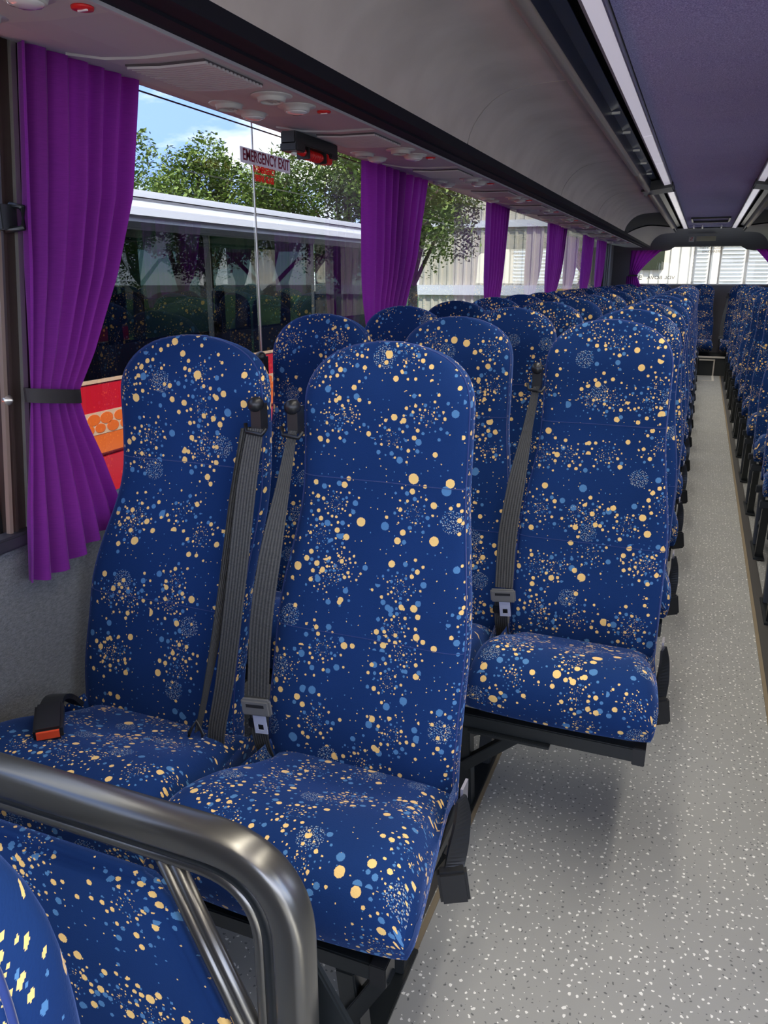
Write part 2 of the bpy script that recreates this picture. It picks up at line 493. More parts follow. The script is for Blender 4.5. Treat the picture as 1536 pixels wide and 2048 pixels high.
# dark rear platform carrying the back bench, with pale edging
pf = MB().box(XL, XR, 13.32, YR, 0, .275).build('trim_3', M['riser'], kind='structure')
MB().box(XL + .03, XR - .03, 13.30, 13.33, .275, .30).build('step_edging', M['edge'], pf)
hb = MB()
hb.box(.262, .282, 13.285, 13.305, .0, .245); hb.box(.05, .282, 13.285, 13.305, .235, .255)
hb.build('hatch_frame', M['edge'], pf)
MB().box(.255, .285, 12.65, 13.29, .001, .004).add(*(lambda q: (q.v, q.f))(MB().box(-.1, .285, 12.62, 12.65, .001, .004))).build('floor_hatch_edging', M['edge'], pf)


DOOR_Y = -.75                  # the passenger door at the front right stands open


def side_wall(name, x, out, pill, zb):
    """one wall: carpeted lower part, header over the windows"""
    a, b = (x - .07, x) if out < 0 else (x, x + .07)
    ys = Y0 if out < 0 else DOOR_Y
    wl = MB().box(a, b, ys, YR, -.06, ZW0 - .035).build(name, M['carpet'], kind='structure')
    MB().box(a, b, Y0, YR, ZW1, 2.5).build('wall_header', M['header'], wl)
    for k, y in enumerate(pill):
        wd = .08 if k else .12
        if k == 0 and out < 0:
            vs = [(xx, yy + (.14 if z > 1 else 0), z) for z in (ZW0 - .035, ZW1) for yy in (1.315, 1.46) for xx in (a, b)]
            MB().add(vs, [(0, 2, 3, 1), (4, 5, 7, 6), (0, 1, 5, 4), (2, 6, 7, 3), (0, 4, 6, 2), (1, 3, 7, 5)]).build('window_pillar', M['brown'], wl)
            continue
        MB().box(a, b, y - wd, y + wd, ZW0 - .035, ZW1).build('window_pillar', M['brown'], wl)
    MB().box(a, b, 13.95, YR, ZW0 - .035, ZW1).build('window_pillar', M['header'], wl)
    return wl


wl = side_wall('wall_left', XL, -1, PILL[:-1], 0)
wr = side_wall('wall_right', XR, 1, PILL[:-1], 0)
MB().box(XL - .02, XL + .03, Y0, 13.2, ZW0 - .035, ZW0).build('trim_4', M['sill'], kind='structure', bevel=.006)
MB().box(XR - .03, XR + .02, DOOR_Y, 13.2, ZW0 - .035, ZW0).build('trim_5', M['sill'], kind='structure', bevel=.006)
MB().box(XL, XL + .02, Y0, 13.3, 0, .09).build('baseboard_left', M['black'], kind='structure')
MB().box(XR - .02, XR, DOOR_Y, 13.3, 0, .09).build('baseboard_right', M['black'], kind='structure')
# bright trims and latch on the brown pillar beside the first curtain
for y, wd, mm in ((1.366, .014, 'silver'), (1.322, .008, 'brown'), (1.306, .010, 'brtrim')):
    MB().bar((XL + .004, y, ZW0), (XL + .004, y + .14, ZW1), wd, .012, up=(1, 0, 0)).build('bright_trim', M[mm], wl)
lt = MB().box(XL, XL + .03, 1.385, 1.43, 1.60, 1.655)
lt.tube([(XL + .02, 1.40, 1.60), (XL + .05, 1.425, 1.605), (XL + .05, 1.43, 1.65), (XL + .02, 1.42, 1.655)], .008)
tag(lt.build('curtain_latch', M['black'], bevel=.004), 'small black latch on the dark pillar left of the first purple curtain', 'latch')

edges = [Y0] + PILL
wins = []
for side, x in ((0, XL), (1, XR)):
    for k in range(6):
        y0 = edges[k] + (.16 if k == 1 else (.08 if k else 0)); y1 = edges[k + 1] - (-.02 if k == 0 else .08) if k < 5 else 13.95
        n = 'window_%d' % (k + 1 + side * 6)
        if side and k == 0: y0 = DOOR_Y
        xo = x - .045 if side == 0 else x + .045
        fr = MB()
        fr.box(xo - .012, xo + .012, y0, y1, ZW1 - .01, ZW1); fr.box(xo - .012, xo + .012, y0, y1, ZW0 - .035, ZW0 - .01)
        fr.box(xo - .012, xo + .012, y0, y0 + .01, ZW0 - .01, ZW1 - .01); fr.box(xo - .012, xo + .012, y1 - .01, y1, ZW0 - .01, ZW1 - .01)
        f = fr.build(n, M['black'], kind='structure')
        MB().add([(xo, y0 + .02, ZW0 - .01), (xo, y1 - .02, ZW0 - .01), (xo, y1 - .02, ZW1 - .01), (xo, y0 + .02, ZW1 - .01)], [(0, 1, 2, 3)]).build('pane', M['glass'] if side == 0 else M['glass_s'], f)
        wins.append(f)
MB().box(XL - .044, XL - .040, 2.60, 2.606, ZW0, ZW1 - .01).build('pane_reflection', M['silver'], wins[1])  # bright strip stands in for a thin line reflected in the glass
MB().box(XL - .044, XL - .038, 1.42, 3.75, 2.000, 2.003).build('frame_line', M['black'], wins[1])

# rear wall with its wide window, header with notched lower edge
RB, RT, RTN = 1.375, 1.975, 1.90
RXL, RXR = -1.13, 1.09
rw = MB().box(XL, XR, YR, YR + .07, -.06, RB).build('wall_rear', M['header'], kind='structure')
MB().box(XL, RXL, YR, YR + .07, RB, 2.5).build('rear_pillar', M['header'], rw)
MB().box(RXR, XR, YR, YR + .07, RB, 2.5).build('rear_pillar', M['header'], rw)
MB().box(RXL, RXR, YR - .02, YR + .02, RB - .012, RB + .006).build('rear_sill', M['edge'], rw)
# curved header from the ceiling down to the glass
hp = []; N = 10
xs = [RXL - .37, RXL, -.72, -.60, -.52, .47, .56, .68, RXR, XR]
zl = [RTN - .01, RTN, RTN, RTN + .02, RT, RT, RTN + .02, RTN, RTN, RTN - .01]
vs = []; fs = []
for x, z0 in zip(xs, zl):
    for k in range(N + 1):
        a = k / N
        y = YR - .02 - .75 * (1 - math.cos(a * PI / 2)) ; z = z0 + (2.215 - z0) * math.sin(a * PI / 2)
        vs.append((x, y, z))
for i in range(len(xs) - 1):
    for k in range(N): fs.append((i * (N + 1) + k, i * (N + 1) + k + 1, (i + 1) * (N + 1) + k + 1, (i + 1) * (N + 1) + k))
MB().add(vs, fs, smooth=True).build('rear_header', M['header'], rw)
MB().box(RXL, RXR, YR, YR + .07, RT, 2.5).build('rear_lintel', M['header'], rw)
rwin = MB().box(RXL, RXR, YR + .03, YR + .05, RB - .01, RB + .008).box(RXL, RXR, YR + .03, YR + .05, RT - .006, RT + .01).build('window_13', M['edge'], kind='structure')
MB().add([(RXL, YR + .04, RB), (RXR, YR + .04, RB), (RXR, YR + .04, RT), (RXL, YR + .04, RT)], [(0, 1, 2, 3)]).build('pane', M['glass_r'], rwin)

# front wall: driver's windscreen opening behind the camera
fw = MB().box(XL - .07, XR + .07, Y0 - .07, Y0, -.06, .55).build('wall_front', M['header'], kind='structure')
MB().box(XL - .07, XR + .07, Y0 - .07, Y0, 2.25, 2.5).build('front_lintel', M['header'], fw)

# ceiling: purple cloth, slightly rippled
vs = []; fs = []; nx, ny = 10, 330
cx0, cx1 = -.325, .285
for j in range(ny + 1):
    y = Y0 + (13.75 - Y0) * j / ny
    for i in range(nx + 1):
        u = i / nx; x = lerp(cx0, cx1, u)
        z = 2.222 + .012 * math.sin(u * PI) - .007 * math.sin(u * PI) * abs(math.sin((y + .10 * math.cos(u * 2 * PI)) * PI / .62)) ** .6
        vs.append((x, y, z))
for j in range(ny):
    for i in range(nx): fs.append((j * (nx + 1) + i, (j + 1) * (nx + 1) + i, (j + 1) * (nx + 1) + i + 1, j * (nx + 1) + i + 1))
ceil = MB().add(vs, fs, smooth=True).build('ceiling', M['roof'], kind='structure')
MB().box(XL - .07, XR + .07, Y0 - .07, YR + .07, 2.48, 2.52).build('roof_panel', M['header'], ceil)
# roof hatch frame and small marker plates near the rear
hf = MB(); hf.box(-.23, .20, 11.9, 11.93, 2.195, 2.222); hf.box(-.23, .20, 11.2, 11.22, 2.20, 2.222)
hf.box(-.25, -.23, 11.2, 11.93, 2.20, 2.222); hf.box(.20, .22, 11.2, 11.93, 2.20, 2.222)
hfo = hf.build('roof_hatch_frame', M['black'], ceil)
for x in (-.25, -.13, .13):
    MB().box(x, x + .018, 12.9, 13.3, 2.19, 2.222).build('ceiling_bracket', M['stripframe'], ceil)

# ================================================================== LUGGAGE RACKS
BELLY = [(-.903, 1.958), (-.901, 1.985), (-.893, 2.018), (-.880, 2.048), (-.861, 2.076), (-.840, 2.101), (-.812, 2.125), (-.780, 2.144),
         (-.745, 2.157), (-.700, 2.166), (-.650, 2.171), (-.590, 2.174), (-.525, 2.175)]
SEAMS = [Y0, 1.25, 3.12, 5.26, 7.10, 9.55]


def mirror(prof, m): return [(2 * XC - x, z) for x, z in prof] if m else prof


def rack(side):
    m = side == 1
    X = lambda x: 2 * XC - x if m else x
    sn = 'right' if m else 'left'
    xw = XR if m else XL
    rk = thing('luggage_rack', 'long grey overhead luggage rack along the %s side, above the %s' % (sn, 'two-seat rows' if m else 'purple curtains'), 'rack', (X(-.9), Y0, 1.95))
    rk_off = -Vector(rk.location)
    def put(mb, name, mm, **k):
        mb.v = [tuple(Vector(q) + rk_off) for q in mb.v]
        return mb.build(name, mm, rk, **k)
    for a, b in zip(SEAMS, SEAMS[1:]):
        pr = BELLY + [(x, z + .012) for x, z in BELLY[::-1]]
        put(MB().extrude_y(mirror(pr, m), a + .005, b - .005, smooth=True), 'belly_panel', M['belly'])
    # dark backing behind the seams, and the narrower tail, its arched shadow a dark sheet
    put(MB().extrude_y(mirror([(x - .003, z + .004) for x, z in BELLY] + [(x, z + .02) for x, z in BELLY[::-1]], m), Y0, 9.55), 'seam_backing', M['hollow'])
    nb = len(BELLY); vs = []; fs = []
    ya, yb, yend = 9.55, 12.4, YR - .25
    def tail(y0f, y1f, dz):
        mb = MB(); vs = []; fs = []
        for i, (x, z) in enumerate(BELLY):
            s_ = i / (nb - 1)
            vs += [(X(x), y0f(s_), z + dz), (X(x), y1f(s_), z + dz)]
        for i in range(nb - 1): fs.append((2 * i, 2 * i + 1, 2 * i + 3, 2 * i + 2))
        return mb.add(vs, fs, smooth=True)
    put(tail(lambda s: ya, lambda s: ya + (yb - ya) * s ** .8, .010), 'arched_shade', M['hollow'])
    put(tail(lambda s: ya + (yb - ya) * s ** .8, lambda s: yend, -.004), 'tail_panel', M['beige'])
    # black track, underside panel
    g = mirror([(-1.037, 1.957), (-1.037, 2.0), (-.901, 2.0), (-.901, 1.957), (-.915, 1.957), (-.918, 1.962), (-.975, 1.962), (-.978, 1.957)], m)
    put(MB().extrude_y(g, Y0, YR - .3), 'dark_track', M['groove'])
    put(MB().extrude_y(mirror([(-1.036, 1.950), (-1.036, 1.957), (-1.026, 1.957), (-1.026, 1.950)], m), Y0, YR - .3), 'track_bead', M['under'])
    put(MB().extrude_y(mirror([(-.912, 1.951), (-.912, 1.958), (-.900, 1.958), (-.900, 1.951)], m), Y0, YR - .3), 'track_bead', M['groove'])
    xw_ = -1.5 + (0 if not m else (2 * XC - XR + 1.5))
    up = [(-1.035, 1.957), (-1.20, 1.958), (-1.30, 1.966), (-1.40, 1.985), (xw_ + .003, 2.003), (xw_ + .003, 2.04), (-1.035, 2.02)]
    put(MB().extrude_y(mirror(up, m), Y0, YR - .3), 'underside_panel', M['under'])
    # silver grab rail
    for a, b in ((Y0, 5.9), (5.91, 7.05), (7.35, 12.4)):
        put(MB().tube([(X(-.512), a, 2.170), (X(-.512), b, 2.170)], .021, 12), 'grab_rail', M['rail'])
    # rack mouth: navy face, dark slot, grey inner face
    put(MB().extrude_y(mirror([(-.492, 2.176), (-.49, 2.26), (-.50, 2.26), (-.50, 2.176)], m), Y0, 13.6), 'mouth_lip', M['navy'])
    put(MB().extrude_y(mirror([(-.50, 2.235), (-.45, 2.25), (-.45, 2.255), (-.50, 2.24)], m), Y0, 13.6), 'mouth_floor', M['navy'])
    for y in (4.1, 4.65, 5.3, 5.9, 6.5):
        put(MB().box(*sorted((X(-.498), X(-.452))), y, y + .015, 2.225, 2.236), 'mouth_clip', M['silver'])
    put(MB().extrude_y(mirror([(-.44, 2.33), (-.388, 2.215), (-.40, 2.21), (-.46, 2.33)], m), Y0, 13.6), 'inner_face', M['grayin'])
    put(MB().extrude_y(mirror([(-.51, 2.33), (-.40, 2.33), (-.40, 2.36), (-.51, 2.36)], m), Y0, 13.6), 'mouth_back', M['hollow'])
    # cross saddle
    put(MB().extrude_y(mirror([(-.56, 2.155), (-.32, 2.185), (-.32, 2.26), (-.56, 2.22)], m), 7.03, 7.42), 'cross_saddle', M['black'], bevel=.01)
    return rk


rack(0); rack(1)


def lamp_strip(side):
    m = side == 1
    X = lambda x: 2 * XC - x if m else x
    sn = 'right' if m else 'left'
    xc = X(-.357)
    ls = thing('lamp_strip', 'pale lilac ceiling lamp strip between purple headlining and the %s rack' % sn, 'lamp', (xc, 0, 2.2))
    segs = [(Y0, 4.6), (4.62, 5.7), (5.72, 7.0), (7.45, 9.3), (9.32, 11.2), (11.22, 13.4)]
    for a, b in segs:
        MB().extrude_y([(-.034, .018), (-.026, -.004), (.022, .004), (.022, .030)] if not m else [(.034, .018), (.026, -.004), (-.022, .004), (-.022, .030)], a, b).build('diffuser', M['strip'], ls)
        sx = -1 if m else 1
        MB().box(*sorted((sx * .022, sx * .028)), a, b, .0, .03).build('edge_profile', M['stripframe'], ls)
        ld = bpy.data.lights.new('lamp_tube', 'AREA'); ld.shape = 'RECTANGLE'; ld.size = .07; ld.size_y = b - a
        ld.energy = LAMP_W * (b - a) / 2.4; ld.color = (1, .93, .82); ld.spread = math.radians(125)
        lo = bpy.data.objects.new('lamp_tube', ld); COL.objects.link(lo); lo.parent = ls
        lo.location = (0, (a + b) / 2, -.014)
    return ls


lamp_strip(0); lamp_strip(1)

# ---------------------------------------------------------------- service units under the left rack (air, lamps)
def service_unit():
    t_ = thing('service_unit', 'x', 'air vent', (0, 0, 0), 'passenger service units under the left rack')
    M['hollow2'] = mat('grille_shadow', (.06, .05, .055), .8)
    # local origin: nozzle line at y=0; x,z in world
    pl = MB().extrude_y([(-1.045, 1.951), (-1.19, 1.952), (-1.30, 1.959), (-1.41, 1.979), (-1.41, 1.990), (-1.30, 1.972), (-1.19, 1.966), (-1.045, 1.958)], -.44, .24)
    pl.build('backing_plate', M['module'], t_, bevel=.004)
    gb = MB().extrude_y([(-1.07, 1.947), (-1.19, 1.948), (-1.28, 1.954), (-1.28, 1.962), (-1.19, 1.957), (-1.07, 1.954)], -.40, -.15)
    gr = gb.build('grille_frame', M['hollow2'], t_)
    for k in range(15):
        y = -.394 + k * .0165
        MB().extrude_y([(-1.07, 1.942), (-1.19, 1.943), (-1.28, 1.949), (-1.28, 1.955), (-1.19, 1.950), (-1.07, 1.948)], y, y + .009).build('slat', M['slat'], gr)
    for (x, y, z) in ((-1.115, -.03, 1.951), (-1.295, .05, 1.960)):
        R = Matrix.Rotation(PI, 3, 'X')
        nz = MB().lathe([(.056, 0), (.054, .003), (.040, .004), (.037, .007), (.036, .014), (.031, .017), (.028, .014), (.027, .002)], (x, y, z), R).build('air_nozzle', M['nozzle'], t_)
        for j in (-1, 0, 1):
            MB().box(-.0012, .0012, -.024, .024, -.014, -.002, org=(x + j * .011, y, z)).build('nozzle_fin', M['nozzle'], nz)
        MB().lathe([(.026, 0), (.026, .004), (.001, .005)], (x, y, z), R).build('nozzle_throat', M['hollow'], nz)
    for (x, y, z) in ((-1.115, .11, 1.951), (-1.295, .18, 1.960)):
        R = Matrix.Rotation(PI, 3, 'X')
        rl = MB().lathe([(.054, 0), (.052, .003), (.038, .004), (.035, .012), (.033, .015)], (x, y, z), R).build('reading_lamp', M['nozzle'], t_)
        MB().lathe([(.032, .013), (.027, .018), (.016, .021), (.003, .022)], (x, y, z), R).build('lamp_lens', M['lens'], rl)
    sb = MB().lathe([(.020, 0), (.019, .004), (.001, .005)], (-1.075, .20, 1.951), Matrix.Rotation(PI, 3, 'X')).build('call_button', M['red'], t_, label='oval red call button')
    MB().box(-.010, .010, -.002, .002, -.007, -.004, org=(-1.075, .20, 1.951)).build('button_mark', M['white'], sb)
    return t_


ord_ = ['above the first curtain', 'over the emergency exit window, beside the red hammer', 'just in front of the second curtain', 'just behind the second curtain',
        'fourth behind the emergency hammer', 'above the third curtain', 'sixth behind the emergency hammer', 'seventh behind the emergency hammer', 'above the fourth curtain',
        'ninth behind the emergency hammer', 'above the fifth curtain', 'eleventh behind the emergency hammer']
su = service_unit(); sut = tree_of(su)
su.location = (.012, 1.04, 0); su['label'] = 'grey overhead air vent and lamp unit ' + ord_[0]
for k in range(1, 12):
    dup(su, (.012, 1.04 + .96 * k, 0), 'grey overhead air vent and lamp unit ' + ord_[k], tree=sut)

# ---------------------------------------------------------------- emergency hammer in its holder
eh = thing('emergency_hammer', 'red emergency hammer in a black holder under the rack, above the exit sign', 'hammer', (-1.33, 2.64, 1.95))
MB().box(-.028, .028, -.165, .165, -.034, .012).build('holder', M['black'], eh, bevel=.004)
MB().box(-.032, .032, -.165, -.10, -.062, -.030).build('holder_clip', M['black'], eh, bevel=.004)
MB().box(-.030, .030, .105, .165, -.052, -.030).build('holder_clip', M['black'], eh, bevel=.004)
hh = MB().tube([(0, -.10, -.050), (0, -.02, -.056), (0, .06, -.056), (0, .115, -.050)], [.013, .018, .018, .014], 10)
for k in range(6): hh.tube([(0, -.03 + k * .016, -.056), (0, -.024 + k * .016, -.056)], .0215, 10)
hh.build('hammer_handle', M['red'], eh)
MB().box(-.020, .020, .09, .135, -.075, -.035).build('hammer_head', M['red'], eh, bevel=.004)
MB().lathe([(.010, 0), (.010, .012), (.002, .022)], (0, .145, -.062), Matrix.Rotation(-PI / 2, 3, 'X'), 10).build('steel_tip', M['steel'], eh)
for y in (-.055, .075): MB().box(-.024, .024, y - .006, y + .006, -.078, -.030).build('holder_strap', M['black'], eh, bevel=.003)
eh.scale = (1, 1, .82)
MB().lathe([(.010, 0), (.009, .012)], (0, -.125, -.062), Matrix.Rotation(PI, 3, 'X'), 10).build('seal_peg', M['white'], eh)


# ---------------------------------------------------------------- lettering
def text_mesh(body, size, mtx, m, name, parent=None, sx=1.0, depth=.0004, bold=0.0):
    cu = bpy.data.curves.new('txt', 'FONT'); cu.body = body; cu.size = size; cu.extrude = depth; cu.offset = bold
    cu.align_x = 'CENTER'; cu.align_y = 'CENTER'; cu.resolution_u = 3
    ob = bpy.data.objects.new('txt', cu); COL.objects.link(ob)
    dg = bpy.context.evaluated_depsgraph_get(); me = bpy.data.meshes.new_from_object(ob.evaluated_get(dg))
    bpy.data.objects.remove(ob); bpy.data.curves.remove(cu)
    me.transform(mtx @ Matrix.Diagonal((sx, 1, 1, 1)))
    me.materials.clear(); me.materials.append(m)
    for p in me.polygons: p.material_index = 0
    o = bpy.data.objects.new(name, me); COL.objects.link(o)
    if parent: o.parent = parent
    return o


# facing +x on the left glass: text x -> +y, text y -> +z
def on_left(y, z, x=XL - .03):
    return Matrix(((0, 0, 1, x), (1, 0, 0, y), (0, 1, 0, z), (0, 0, 0, 1)))


es = MB().box(XL - .040, XL - .036, 2.515, 2.868, 1.880, 1.930).build('emergency_exit_sign', M['signw'])
tag(es, 'white strip sign reading EMERGENCY EXIT in crimson, stuck on the side glass', 'sign')
text_mesh('EMERGENCY EXIT', .052, on_left(2.692, 1.905, XL - .0352), M['signr'], 'lettering', es, sx=.80, bold=.0009)
st = text_mesh('IN EMERGENCY\nBREAK GLASS', .030, on_left(2.672, 1.853, XL - .037), M['brightred'], 'break_glass_sticker', None, sx=.74, bold=.0012)
tag(st, 'small red two-line sticker lettering on the glass under the exit sign', 'sticker')


# mirrored lettering on the rear glass (it reads from outside)
def on_rear(x, z, y=YR + .03):
    return Matrix(((-1, 0, 0, x), (0, 0, 1, y), (0, 1, 0, z), (0, 0, 0, 1)))


lg = text_mesh('VDL BOVA', .075, on_rear(-.70, RB + .105), M['letter'], 'rear_glass_lettering', None, sx=1.25)
tag(lg, 'mirrored pale lettering along the bottom left of the rear glass', 'lettering')
ring = MB().tube([(.035 * math.cos(a), 0, .03 * math.sin(a)) for a in [k * PI / 8 for k in range(2, 15)]], .006, 6, up=(0, 1, 0))
ring.box(-.02, .03, -.004, .004, -.005, .005)
ro = ring.build('glass_emblem', M['letter'], lg); ro.location = (-1.03, YR + .03, RB + .105)
t2 = text_mesh('EMERGENCY EXIT\nBREAK GLASS', .055, on_rear(.045, RT - .055), M['letter2'], 'rear_exit_lettering', None, sx=.85)
tag(t2, 'mirrored tan two-line lettering at the top of the rear glass', 'lettering')
nb_ = MB().box(-.20, .09, 14.085, 14.092, 2.045, 2.118).build('notice_plate', M['notice']); tag(nb_, 'cream notice plate on the grey header over the rear window', 'notice')
nb2 = MB().box(-.315, -.235, 14.085, 14.092, 2.035, 2.115).build('no_smoking_plate', M['white']); tag(nb2, 'small white pictogram plate left of the cream notice', 'sign')
MB().bar((-.295, 14.083, 2.06), (-.255, 14.083, 2.10), .004, .008).bar((-.295, 14.083, 2.06), (-.255, 14.083, 2.06), .004, .006).bar((-.295, 14.083, 2.10), (-.255, 14.083, 2.10), .004, .006).build('pictogram', M['nred'], nb2)
for o_ in (nb_, nb2): o_.rotation_euler = (0, 0, 0)


# ================================================================== CURTAINS
def curtain(label, ztab_l, ztab_r, x, zt, zb, folds, amp, tie_z=None, hem=0.0, seed=0, group=None, lean=0):
    rnd = random.Random(seed)
    nu, nv = 110, 60; vs = []; fs = []
    ph = [rnd.uniform(0, 6.28) for _ in range(4)]
    ybase = (interp(ztab_l, 99) + interp(ztab_r, 99)) / 2
    kk = (abs(x) - amp * .6) / 1.5 if x < 0 else 1
    ztab_l = [(a, b * kk) for a, b in ztab_l]; ztab_r = [(a, b * kk) for a, b in ztab_r]; ybase *= kk
    c0 = thing('curtain', label, 'curtain', (x, ybase, zb), group)
    off = -Vector((x, ybase, zb))
    for j in range(nv + 1):
        v_ = j / nv
        for i in range(nu + 1):
            u = i / nu
            z = lerp(zb, zt, v_)
            if v_ < .25: z += (hem * (math.sin(u * 5.2 + ph[1]) * .5 + u * .35)) * (1 - v_ / .25)
            yl = interp(ztab_l, z); yr = interp(ztab_r, z)
            wv = yr - yl
            w_ = u + .012 * math.sin(u * 11 + ph[2]) + .010 * math.sin(v_ * 5 + u * 7 + ph[0]) * min(1, 4 * u * (1 - u) * 2)
            pinch = 1.0
            if tie_z: pinch = min(1, .35 + abs(z - tie_z) * 2.2)
            f1 = math.sin(2 * PI * folds * u + ph[0] + .5 * math.sin(v_ * 3 + ph[3]))
            f2 = math.sin(2 * PI * folds * 2.1 * u + ph[1] + v_ * 1.5)
            xx = x + amp * pinch * (f1 * .75 + f2 * .25 * (.4 + .6 * v_)) + amp * .3
            if tie_z and abs(z - tie_z) < .06: xx -= 0
            vs.append(Vector((xx, lerp(yl, yr, w_), z)) + off)
    n = nu + 1
    for j in range(nv):
        for i in range(nu): fs.append((j * n + i, j * n + i + 1, (j + 1) * n + i + 1, (j + 1) * n + i))
    MB().add(vs, fs, smooth=True).build('cloth', M['curt'], c0)
    if tie_z:
        yl = interp(ztab_l, tie_z); yr = interp(ztab_r, tie_z); a = amp + .012
        pts = []
        for k in range(25):
            q = 2 * PI * k / 24
            pts.append((x + amp * .3 + a * math.sin(q) * .95, (yl + yr) / 2 - math.cos(q) * ((yr - yl) / 2 + .006), tie_z + .012 * math.cos(q)))
        vs2 = []; fs2 = []
        for p in pts:
            p = Vector(p) + off; vs2 += [p + Vector((0, 0, -.017)), p + Vector((0, 0, .017))]
        for k in range(24): fs2.append((2 * k, 2 * k + 2, 2 * k + 3, 2 * k + 1))
        MB().add(vs2, fs2, smooth=True).build('tie_band', M['band'], c0)
        MB().lathe([(.012, 0), (.012, .01), (.006, .014), (.002, .022)], Vector((XL + .002, yl - .02, tie_z)) + off, Matrix.Rotation(PI / 2, 3, 'Y'), 12).build('tie_knob', M['silver'], c0)
    return c0


L1 = [(.75, 1.33), (.97, 1.372), (1.15, 1.415), (1.235, 1.432), (1.45, 1.46), (1.67, 1.486), (2.0, 1.53)]
R1 = [(.75, 1.74), (.82, 1.712), (1.042, 1.643), (1.147, 1.60), (1.215, 1.585), (1.312, 1.656), (1.504, 1.763), (1.70, 1.853), (2.0, 1.925)]
curtain('first purple curtain, tied back with a dark band beside the brown pillar', L1, R1, XL + .045, 1.995, .80, 6, .027, 1.222, .05, 3)


def std(y0, wd, wt):
    return ([(.8, y0 - .02), (1.2, y0 + .03), (1.4, y0), (2.0, y0)],
            [(.8, y0 + wt * 1.7), (1.2, y0 + wt), (1.3, y0 + wt * 1.25), (1.6, y0 + wd * .82), (2.0, y0 + wd)])


for lab, y0, wd, wt, sd_ in (('second purple curtain along the left side, just after the EMERGENCY EXIT sign', 3.56, .86, .40, 5),
                             ('third purple curtain along the left side', 5.78, .66, .36, 8),
                             ('fourth purple curtain along the left side', 8.25, .98, .40, 11),
                             ('fifth purple curtain along the left side', 10.75, .95, .40, 14),
                             ('sixth and last purple curtain on the left side, before the rear corner', 12.25, .85, .40, 17)):
    a, b = std(y0, wd, wt)
    curtain(lab, a, b, XL + .05, 1.99, .80, 6 if wd < .7 else 8, .030, 1.2, .03, sd_)
for k, (y0, wd) in enumerate(((1.45, .45), (3.56, .7), (5.9, .7), (8.3, .7), (10.8, .7), (12.5, .6))):
    a, b = std(y0, wd, .3)
    curtain('purple curtain by the right windows, number %s from the front' % ('one two three four five six'.split()[k]), a, b, XR - .05, 1.99, .80, 6, .02, 1.2, .03, 30 + k)


def rear_curtain(label, sgn):
    # hangs in front of the rear glass corner and is swept outwards to its tie
    x_in = -.72 if sgn < 0 else .70; xo = RXL - .08 if sgn < 0 else RXR + .08
    c0 = thing('curtain', label, 'curtain', (xo, YR - .08, RB - .1))
    off = -Vector(c0.location); vs = []; fs = []; nu, nv = 40, 30
    for j in range(nv + 1):
        z = lerp(RB - .12, RTN + .02, j / nv)
        tz = RB + .14
        if z > tz: k = ((z - tz) / (RTN + .02 - tz)) ** 1.25; inn = lerp(xo - sgn * .13, x_in, k)
        else: k = (tz - z) / (tz - RB + .12); inn = lerp(xo - sgn * .13, xo - sgn * .24, k)
        out = xo + (sgn * .04 if z < tz else 0)
        for i in range(nu + 1):
            u = i / nu
            vs.append(Vector((lerp(out, inn, u), YR - .08 + .018 * math.sin(u * 2 * PI * 6), z)) + off)
    n = nu + 1
    for j in range(nv):
        for i in range(nu): fs.append((j * n + i, j * n + i + 1, (j + 1) * n + i + 1, (j + 1) * n + i))
    MB().add(vs, fs, smooth=True).build('cloth', M['curt'], c0)
    MB().box(*sorted((xo - sgn * .14, xo + sgn * .01)), YR - .105, YR - .055, RB + .128, RB + .152, org=off).build('tie_band', M['band'], c0)


rear_curtain('purple curtain swept aside at the left corner of the rear window', -1)
rear_curtain('purple curtain at the right corner of the rear window', 1)


